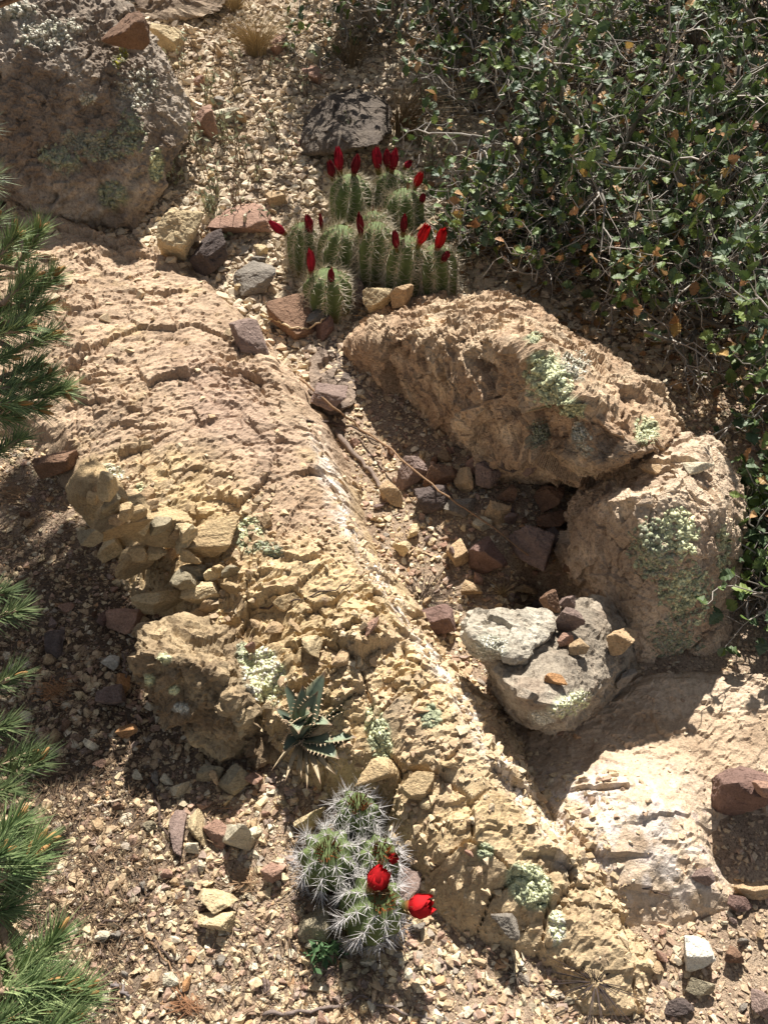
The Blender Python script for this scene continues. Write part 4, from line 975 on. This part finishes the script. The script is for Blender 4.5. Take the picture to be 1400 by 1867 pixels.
limb(.55, [(90, 612, 30, 640, 1.1, 220, 2), (46, 596, -15, 615, 1.08, 200, 2), (66, 668, 0, 690, 1.12, 210, 1), (118, 712, 40, 728, 1.1, 240, 3), (45, 700, -20, 712, 1.1, 200, 2), (18, 650, -50, 665, 1.1, 190, 1), (90, 690, 30, 705, 1.11, 180, 1), (20, 590, -40, 610, 1.12, 190, 0)], 2, .035, 1.45)
limb(.46, [(40, 800, -25, 836, 1.12, 190, 0), (20, 765, -40, 755, 1.1, 170, 1), (30, 735, -40, 738, 1.08, 170, 1), (70, 745, 0, 742, 1.1, 190, 2)], 3, .035, 1.4)
limb(.74, [(-18, 325, -60, 335, 1.1, 110, 1), (-30, 235, -70, 250, 1.12, 90, 0), (-14, 400, -60, 430, 1.1, 130, 1)], 4, .034)
limb(.30, [(36, 1112, -25, 1135, .98, 150, 0), (10, 1082, -45, 1090, 1.0, 130, 0), (24, 1234, -35, 1262, .97, 150, 1), (50, 1376, -20, 1405, .95, 170, 1), (70, 1390, 0, 1425, .94, 150, 1), (14, 1440, -45, 1450, .93, 150, 0), (12, 1325, -50, 1340, .96, 140, 0)], 5, .033, .85)  # needle colour darkened: the shade on this bough is painted in
limb(.42, [(28, 1502, -30, 1556, .82, 210, 3), (66, 1542, 5, 1596, .82, 200, 4), (46, 1596, -30, 1640, .84, 200, 1), (20, 1655, -50, 1672, .84, 170, 0), (0, 1560, -60, 1600, .8, 180, 2), (50, 1570, -10, 1610, .81, 180, 2)], 6, .036, 1.55)
limb(.36, [(100, 1712, 45, 1780, .82, 170, 1), (78, 1792, 0, 1808, .80, 190, 2), (115, 1802, 45, 1836, .80, 190, 2), (142, 1818, 85, 1848, .81, 170, 2), (56, 1845, -20, 1870, .8, 180, 1), (130, 1866, 55, 1890, .80, 180, 1), (14, 1748, -50, 1775, .83, 180, 0), (24, 1802, -40, 1820, .82, 170, 1), (96, 1880, 20, 1915, .79, 170, 1), (-8, 1870, -70, 1890, .8, 160, 1), (48, 1765, -10, 1790, .82, 150, 0)], 7, .036, 1.45)
def upix(p):
    d = p - CO; f = d.dot(FWD); return 700 + d.x / f * FPX, 933.5 - d.dot(UPV) / f * FPX
rr = np.random.default_rng(300); crown = []; tries_ = 0
while len(crown) < 170:                            # boughs whose shade falls on the ground left of the broken slab
    tries_ += 1
    if tries_ > 9000: break
    u = rr.uniform(-20, 205); v = rr.uniform(890, 1420)
    if u > 60 + (v - 890) * .75 or u > 215 - max(0, v - 1250) * .6: continue
    g = on_base(u, v); z = rr.uniform(.45, .8)
    while z < 1.9:
        p = g + SUNV * ((z - g.z) / SUNV.z)
        if upix(p)[0] < -95 or upix(p)[1] < -90: break
        z += .06
    if z < 1.9: crown.append(p)
while len(crown) < 220:                           # the rest of the crown, outside the picture: it shades the ground at the left
    p = Vector((rr.uniform(-1.3, -.42), rr.uniform(.62, 1.5), rr.uniform(.38, 1.25)))
    tries_ += 1
    if tries_ > 20000: break
    if upix(p)[0] > -110: continue
    if p.z > 1.7 - .9 * math.hypot(p.x - PT.x, p.y - PT.y): continue
    crown.append(p)
crown.sort(key=lambda p: p.z)
for q in range(0, len(crown), 10):
    grp = crown[q:q + 10]; z = float(np.mean([p.z for p in grp])); wood, need = [], []; st = np.array(PT + Vector((.02, .01, z - PT.z - .08)))
    for k, p in enumerate(grp):
        out = Vector((p.x - PT.x, p.y - PT.y, .12)).normalized(); t = p + out * .055
        V, F = tube(wig(st, p, 7, .07, rr), np.linspace(.007, .0034, 7), 5); wood.append((V, F, lin(134, 112, 92))); a, b, c = sprig(None, p, t, .036, 190, 900 + q * 10 + k, 1); wood.append(a); need.append(b)
    V, F, C = merge(wood); br = link('branch', mesh_np('branch', V - o0, F, M['bark'], C, True), PN); V, F, C = merge(need); tag(link('needles', mesh_np('needles', V - o0, F, M['needle'], C), br), kind='stuff')

# ================================================================== scrub oak thicket
M['oakleaf'] = plain_mat('oak_leaf', (1, 1, 1), 0.55, 0.35, 0.18, 90, trans=0.16, attr=True)
def leaf_tpl(seed, c, L=1.0, wd=.34):
    r = np.random.default_rng(seed); ts = np.linspace(0, 1, 10); V = []
    for k, t in enumerate(ts):
        w_ = wd * math.sin(math.pi * min(1, t * .92 + .05) ** .85) * (1.0 + (.22 if k % 2 else -.14)) * r.uniform(.9, 1.1); w_ = max(w_, .015) if k not in (9,) else .004
        z = -.22 * (t - .4) ** 2 + r.uniform(-.01, .01); fold = r.uniform(.12, .4)
        V += [(-w_, t, z + fold * w_ + r.uniform(-.03, .03)), (0, t, z), (w_ * r.uniform(.9, 1.1), t, z + fold * w_ + r.uniform(-.03, .03))]
    V = np.array(V); i = np.arange(30).reshape(10, 3); F = np.stack([i[:-1, :-1].ravel(), i[:-1, 1:].ravel(), i[1:, 1:].ravel(), i[1:, :-1].ravel()], 1)
    C = np.tile(c, (30, 1)) * np.where(np.arange(30) % 3 == 1, 1.15, 1.0)[:, None]; return V, F, C
greens = [lin(74, 90, 48), lin(84, 102, 50), lin(64, 82, 52), lin(98, 116, 58), lin(80, 96, 64), lin(110, 124, 62), lin(92, 106, 78)]
browns = [lin(164, 122, 82), lin(190, 152, 108), lin(140, 102, 70), lin(172, 138, 78)]
LT = [leaf_tpl(400 + k, c) for k, c in enumerate(greens)] + [leaf_tpl(420 + k, c) for k, c in enumerate(browns)]
LM = [mesh_np('leaf', V, F, M['oakleaf'], C, False) for V, F, C in LT]; NG = len(greens)
def oak(px, H, Rd, label, seed, n1=9, n2=7, n3=5, leaves=1.0, single=230, dead=.045, lean=(0, 0), lsz=.0245):
    r = np.random.default_rng(seed); h = on_base(*px); p0 = land(h.x, h.y)[0] - Vector((0, 0, .02)); root = thing('scrub_oak', p0, label, 'shrub', 'scrub oak bushes of the thicket'); o = np.array(p0)
    big_, small, tips = [], [], []
    def grow(p, d, L, rad, lev, out, n):
        d = np.array(d) / np.linalg.norm(d); q = np.array(p) + d * L; path = wig(p, q, n, .16, r); V, F = tube(path, np.linspace(rad, rad * .55, n), 5 if lev == 0 else 3, lev == 0)
        g = lin(186, 176, 164) * r.uniform(.22, 1.05) if lev else lin(120, 112, 102); out.append((V, F, g)); return path
    for a in range(n1):
        an = 6.283 * (a + r.uniform(-.3, .3)) / n1; el = r.uniform(.35, 1.1); d = np.array([math.cos(an) * math.cos(el) * Rd / H + lean[0], math.sin(an) * math.cos(el) * Rd / H + lean[1], math.sin(el)]); L1 = H * r.uniform(.6, .95)
        P1 = grow(o + r.normal(size=3) * np.array([.03, .03, 0]), d, L1, .0075 * (H / .45), 0, big_, 8)
        for b in range(n2):
            s = P1[r.integers(2, 8)]; d2 = d / np.linalg.norm(d) * .5 + r.normal(size=3) * .65 + np.array([0, 0, .15]); P2 = grow(s, d2, H * r.uniform(.22, .42), .0030, 1, small, 6)
            for c in range(n3):
                s2 = P2[r.integers(1, 6)]; d3 = d2 / np.linalg.norm(d2) * .4 + r.normal(size=3) * .7; P3_ = grow(s2, d3, r.uniform(.05, .12), .0017, 2, small, 5); tips.append((P3_[-1], d3)); tips.append((P3_[2], d3))
                for e in range(2):
                    P4 = grow(P3_[r.integers(1, 5)], d3 * .3 + r.normal(size=3) * .7, r.uniform(.02, .06), .0011, 2, small, 4); tips.append((P4[-1], d3))
    V, F, C = merge(big_); link('stems', mesh_np('stems', V - o, F, M['twigs'], C, True), root); V, F, C = merge(small); tag(link('twigs', mesh_np('twigs', V - o, F, M['twigs'], C, True), root), kind='stuff')
    L = []
    for p, d in tips:
        if p[2] < o[2] + .03 or r.random() > leaves * 1.0: continue
        hgt = (p[2] - o[2]) / H
        for _ in range(r.integers(1, 4) if hgt > .35 else r.integers(0, 2)):
            k = r.integers(0, NG) if r.random() > dead else NG + r.integers(0, len(browns)); yv = d / (np.linalg.norm(d) + 1e-9) * .5 + r.normal(size=3) * .6; yv /= np.linalg.norm(yv)
            up = np.array([0, -.1, 1.0]) + r.normal(size=3) * .55; xv = np.cross(yv, up); xv /= np.linalg.norm(xv) + 1e-9; zv = np.cross(xv, yv); s = lsz * r.uniform(.6, 1.25)
            L.append((p, np.stack([xv, yv, zv], 1) * s, k))
    # the leaves nearest the viewer's side are objects of their own, the rest one mass
    L.sort(key=lambda q: (q[0][1] - o[1]) * .6 - (q[0][2] - o[2])); parts = []
    for i_, (p, m, k) in enumerate(L):
        if i_ < single:
            ob = link('leaf', LM[k], root); mm = Matrix([list(m[0]) + [p[0] - o[0]], list(m[1]) + [p[1] - o[1]], list(m[2]) + [p[2] - o[2]], [0, 0, 0, 1]]); ob.matrix_local = mm
        else:
            V, F, C = LT[k]; parts.append((V @ m.T + p, F, C * r.uniform(.8, 1.15)))
    if parts:
        V, F, C = merge(parts); tag(link('foliage', mesh_np('foliage', V - o, F, M['oakleaf'], C), root), kind='stuff')
    return root
oak((905, 190, 0), .36, .28, 'thin twiggy oak bush at left side of the thicket behind the cactus', 31, 9, 6, 4, .55, 200, .18)
oak((1090, 360, 0), .46, .36, 'leafy oak bush in the middle of the thicket', 32, 11, 7, 4, .78, 290)
oak((1330, 400, 0), .50, .38, 'dense oak bush filling the top right corner', 33, 11, 7, 4, .85, 290)
oak((1010, 480, 0), .24, .24, 'low dead twiggy oak just behind the arch boulder', 34, 10, 7, 4, .35, 150, .22)
oak((1270, 600, 0), .34, .26, 'bare grey twiggy oak behind the arch boulder right end', 35, 11, 7, 4, .40, 200, .16)
oak((1450, 800, 0), .38, .22, 'green oak bush on the right edge beside the tall boulder', 36, 10, 6, 4, 1.0, 260)
oak((1430, 990, 0), .22, .12, 'low green oak bush at right edge behind the tall boulder', 46, 8, 6, 4, .9, 160, .04)
oak((930, 430, 0), .22, .22, 'low leafy oak scrub between the cactus clump and thicket', 47, 9, 6, 4, .6, 160, .1)
oak((1392, 1120, 0), .12, .08, 'small low green oak sprout right of the tall boulder foot', 37, 6, 4, 2, .8, 60, .02)
oak((1000, 120, 0), .42, .36, 'bare white twiggy oak at the top edge centre right', 38, 12, 7, 4, .50, 240, .10)
oak((1260, 130, 0), .5, .42, 'tall green oak bush at the top edge behind the thicket', 39, 11, 7, 4, .75, 280)
oak((1480, 250, 0), .5, .36, 'oak bush mostly beyond the right edge of the picture', 40, 9, 6, 4, 1.0, 120)
oak((850, 455, 0), .11, .10, 'small oak seedling with green leaves right of the cactus clump', 41, 6, 4, 2, .7, 60, .12)
oak((560, 112, 0), .08, .10, 'tiny oak seedling below the dry grass tuft', 42, 4, 3, 2, .6, 40, .1)
oak((790, 60, 0), .34, .30, 'shady oak bush at the top edge left of the bare twigs', 43, 10, 6, 4, .8, 220, .1)
oak((1180, 480, 0), .36, .28, 'leafy oak bush between the middle bush and bare grey oak', 44, 10, 6, 4, .8, 220, .1)
oak((665, 75, 0), .40, .26, 'low shady oak scrub above the dark shaded rock', 45, 9, 6, 4, .6, 160, .15)
# ================================================================== grasses, weeds, twigs and litter
M['grass'] = plain_mat('dry_grass', (1, 1, 1), 0.8, 0.2, 0.2, 200, trans=0.1, attr=True)
def grass(u, v, n, H, sp, c, label, seed, lean=(0, 0), name='dry_grass_tuft', cat='grass'):
    r = np.random.default_rng(seed); p = hit(u, v, LAND)[0]; o = np.array(p); L = []
    for k in range(n):
        an = r.random() * 6.283; d = np.array([math.cos(an), math.sin(an), 0]) * r.random() ** .6; b = o + d * sp * .25; h = H * r.uniform(.45, 1.1)
        ts = np.linspace(0, 1, 5)[:, None]; bend = (d + np.array([lean[0], lean[1], 0])) * sp * r.uniform(.5, 1.5); pts = b + np.array([0, 0, 1]) * ts * h * (1 - .3 * ts) + bend * ts ** 2
        V, F = tube(pts, np.linspace(.0009, .0003, 5), 3, False); L.append((V, F, c * r.uniform(.6, 1.3)))
    V, F, C = merge(L); g = tag(link(name, None, None, p), label, cat); tag(link('blades', mesh_np('blades', V - o, F, M['grass'], C), g), kind='stuff'); return g
STRAW, GREYD = lin(176, 154, 116), lin(110, 100, 86)
grass(470, 100, 320, .13, .10, STRAW, 'bushy dry straw grass tuft at top of the gravel slope', 1)
grass(430, 20, 120, .10, .08, STRAW, 'smaller dry straw tuft cut by the top edge', 2)
grass(735, 250, 190, .20, .10, lin(128, 110, 84), 'tall drooping dead grass clump behind the upper cactus', 3, (.6, -.5))
grass(640, 120, 110, .12, .12, lin(120, 104, 80), 'thin dark grass wisps above the shaded grey rock', 4)
grass(915, 1085, 40, .035, .02, STRAW, 'short dry grass sprout at the mouth of the hollow', 5)
grass(765, 1095, 130, .018, .08, lin(84, 70, 58), 'flattened dark dead plant on the gully floor', 6)
grass(690, 590, 60, .05, .05, lin(150, 124, 90), 'dry rooty grass between gap rock and arch boulder', 7)
grass(1085, 1790, 60, .012, .05, lin(70, 60, 56), 'dark dead plant scrap at the foot of the slab', 8)
grass(940, 1780, 40, .012, .02, lin(80, 70, 62), 'tiny grey dead plant below the rounded grey stone', 9)

M['weed'] = plain_mat('grey_green_weed', (1, 1, 1), 0.8, 0.2, 0.2, 200, trans=0.1, attr=True)
def weed(u, v, H, stalks, leafy, label, seed, c=lin(152, 154, 124)):
    r = np.random.default_rng(seed); p = hit(u, v, LAND)[0]; o = np.array(p); W, L = [], []
    for k in range(stalks):
        top = o + np.array([r.normal() * H * .28, r.normal() * H * .22, H * r.uniform(.55, 1.1)]); pa = wig(o + r.normal(size=3) * np.array([.008, .008, 0]), top, 8, .07, r); V, F = tube(pa, np.linspace(.0016, .0007, 8), 3, False); W.append((V, F, lin(120, 102, 84) * r.uniform(.6, 1.2)))
        for j in range(leafy):
            s = pa[min(7, int(8 * r.random() ** 1.4))]; d = r.normal(size=3) + np.array([0, 0, .8]); d /= np.linalg.norm(d); q = np.cross(d, r.normal(size=3)); q /= np.linalg.norm(q); l = r.uniform(.010, .022)
            V = np.array([s, s + d * l * .5 + q * l * .2, s + d * l, s + d * l * .5 - q * l * .2]); L.append((V, np.array([[0, 1, 2], [0, 2, 3]]), c * r.uniform(.7, 1.25)))
    root = tag(link('weed', None, None, p), label, 'weed', 'grey green weeds in the upper gravel'); V, F, C = merge(W); tag(link('stalks', mesh_np('stalks', V - o, F, M['twigs'], C), root), kind='stuff')
    if L: V, F, C = merge(L); tag(link('leaves', mesh_np('leaves', V - o, F, M['weed'], C), root), kind='stuff')
WD = [(335, 130, .10, 4, 6), (362, 110, .15, 3, 2), (385, 185, .08, 5, 10), (430, 160, .13, 5, 4), (410, 265, .09, 6, 14), (370, 285, .12, 6, 8), (345, 255, .08, 5, 12), (440, 305, .14, 6, 5), (325, 335, .07, 5, 14), (395, 360, .12, 6, 8), (430, 380, .14, 5, 5), (290, 345, .07, 5, 12), (480, 420, .05, 5, 16), (470, 330, .12, 4, 4), (505, 250, .12, 5, 5), (525, 300, .12, 4, 3), (640, 275, .09, 6, 14), (675, 270, .07, 5, 12), (780, 190, .16, 5, 16), (790, 320, .10, 6, 14), (765, 270, .12, 6, 12), (385, 395, .06, 6, 16), (415, 425, .05, 5, 14), (500, 140, .09, 4, 5), (560, 180, .09, 5, 6)]
for k, (u, v, H, st, lf) in enumerate(WD):
    weed(u, v, H, st, lf, ('bare stalked dry weed ' if lf < 6 else 'leafy grey green weed ') + where(u, v) + [' on open gravel', ' on the slope'][k % 2], 500 + k)
weed(585, 1745, .03, 6, 22, 'tiny green feathery weed left of the lower cactus shadow', 560, lin(88, 116, 78))

def stick(pts, wpx, c, label, name='twig', lift=.004, seed=0, fork=None):
    r = np.random.default_rng(seed); W = []
    for u, v in pts:
        h = hit(u, v); W.append(np.array(h[0]) + np.array([0, 0, lift]))
    W = np.array(W); t = np.linspace(0, len(W) - 1, len(W) * 4); W = np.stack([np.interp(t, np.arange(len(W)), W[:, k]) for k in range(3)], 1); W[1:-1] += r.normal(size=(len(W) - 2, 3)) * .0016
    d = np.linalg.norm(W[0] - np.array(CO)); rad = wpx / 2 * d / FPX; V, F = tube(W, rad * np.linspace(1, .55, len(W)) * r.uniform(.85, 1.15, len(W)), 6); o = W.mean(0)
    tag(link(name, mesh_np(name, V - o, F, M['bark'], np.broadcast_to(c, V.shape), True), None, o), label, 'twig')
BRN, GRY, DRK = lin(140, 112, 86), lin(128, 112, 100), lin(84, 70, 62)
stick([(548, 700), (600, 745), (660, 790), (740, 852), (800, 905), (870, 950), (962, 1022)], 4.5, BRN, 'long thin dry stem running down across the gully', lift=.012, seed=1)
stick([(612, 790), (645, 832), (665, 850), (690, 885), (706, 915)], 11, GRY, 'thick weathered stick beside the crest of bedrock', lift=.006, seed=2)
stick([(560, 770), (600, 772), (650, 785), (690, 810)], 5, DRK, 'thin dark twig crossing the head of gully', seed=3)
stick([(475, 580), (505, 590), (530, 602), (562, 606)], 5, lin(196, 172, 136), 'pale root lying below the broad brown stone', lift=.008, seed=4)
stick([(564, 606), (590, 590), (606, 576)], 4, lin(190, 164, 130), 'short pale twig right of the pale root', lift=.01, seed=5)
stick([(275, 1420), (285, 1465), (300, 1515), (335, 1568)], 6, DRK, 'dark curved twig left of the narrow mauve stone', seed=6)
stick([(272, 1660), (275, 1695), (292, 1728), (315, 1755)], 6, DRK, 'dark curved twig above the golden pebble', seed=7)
stick([(265, 1700), (285, 1735), (310, 1755), (330, 1790), (345, 1830), (380, 1860)], 3, BRN, 'thin brown stem running to the bottom edge', seed=8)
stick([(165, 1476), (195, 1468), (224, 1460)], 6, lin(176, 160, 140), 'short grey stick under the pine on needles', seed=9)
stick([(528, 1712), (545, 1750), (562, 1792)], 5, DRK, 'dark twig left of the lower cactus shadow', seed=10)
stick([(480, 1852), (560, 1848), (620, 1835), (662, 1818), (720, 1842), (790, 1862)], 7, lin(120, 106, 98), 'grey branched stick along the bottom edge', seed=11)
stick([(226, 1195), (230, 1230), (233, 1262)], 6, GRY, 'small grey twig standing left of the chunky boulder', seed=12)
stick([(475, 1112), (540, 1098), (610, 1078), (640, 1062)], 3.5, DRK, 'thin dark twig lying across the bedrock above lichen', seed=13)
stick([(210, 1795), (225, 1808), (238, 1818)], 7, lin(120, 110, 106), 'short grey stick near the bottom pine sprigs', seed=14)
stick([(1130, 1615), (1175, 1625), (1235, 1640)], 3, DRK, 'thin dark twig at the foot of pale ledge', seed=15)
stick([(90, 1600), (95, 1660), (70, 1720)], 6, DRK, 'dark stick in shade under the lower pine sprigs', seed=17)
stick([(180, 1690), (220, 1680), (255, 1660), (275, 1630)], 5, DRK, 'curved dark twig in needle litter at lower left', seed=18)

# fallen pine needles
r = np.random.default_rng(77); A, B_, C = [], [], []
def needle_bed(n, u0, u1, v0, v1, fade):
    k = 0
    for _ in range(n):
        u = r.uniform(u0, u1); v = r.uniform(v0, v1)
        if r.random() > fade(u, v): continue
        h = cast(CO, ray(u, v).normalized(), (ground, slab))
        if h is None or h[2] is not ground: continue
        p = np.array(h[0]) + np.array([0, 0, r.uniform(.002, .009)]); an = r.random() * 6.283; L = r.uniform(.014, .036); d = np.array([math.cos(an), math.sin(an), r.normal() * .12]) * L
        A.append(p - d / 2); B_.append(p + d / 2); C.append(lin(124, 102, 80) * r.uniform(.4, 1.2))
needle_bed(6500, -40, 420, 850, 1890, lambda u, v: float(sstep(360, 150, u + 40 * math.sin(v * .011))) * .9 + .08)
needle_bed(900, 380, 700, 1450, 1867, lambda u, v: .5)
for (u, v, n, rr, c) in [(28, 908, 60, 40, lin(146, 116, 86)), (110, 1265, 60, 40, lin(150, 110, 76)), (455, 1612, 40, 30, lin(146, 118, 90)), (350, 1840, 40, 30, lin(150, 110, 80))]:
    for _ in range(n):
        h = hit(u + r.normal() * rr * .3, v + r.normal() * rr * .25, LAND); p = np.array(h[0]) + np.array([0, 0, .006 + .006 * r.random()]); an = r.normal() * .6 - .2; d = np.array([math.cos(an), math.sin(an), .05 * r.normal()]) * r.uniform(.02, .04); A.append(p - d / 2); B_.append(p + d / 2); C.append(c * r.uniform(.7, 1.3))
V, F = spikes(A, B_, .0007); tag(link('needle_litter', mesh_np('needle_litter', V, F, M['twigs'], np.repeat(np.array(C), 4, 0))), 'brown fallen pine needles matted on the ground at left', 'litter', kind='stuff')

# fallen oak leaves and twig scraps under the thicket
r = np.random.default_rng(78); parts = []
for _ in range(2600):
    x = r.uniform(.05, 1.7); y = r.uniform(1.35, 3.0)
    if r.random() > float(sstep(.0, .3, x - .02 - .0 * y)) : continue
    p, nr = land(x, y); s = .024 * r.uniform(.6, 1.2); k = NG + r.integers(0, len(browns)); Vl, Fl, Cl = LT[k]; an = r.random() * 6.283; ca, sa = math.cos(an), math.sin(an); t = r.normal(size=2) * .35
    m = np.array([[ca, -sa, t[0]], [sa, ca, t[1]], [-t[0] * ca - t[1] * sa, t[0] * sa - t[1] * ca, 1]]); parts.append(((Vl * s) @ m.T + np.array(p) + np.array([0, 0, .006 + .01 * r.random()]), Fl, Cl * r.uniform(.5, 1.05)))
V, F, C = merge(parts); tag(link('leaf_litter', mesh_np('leaf_litter', V, F, M['oakleaf'], C)), 'fallen brown oak leaves under the thicket', 'litter', kind='stuff')
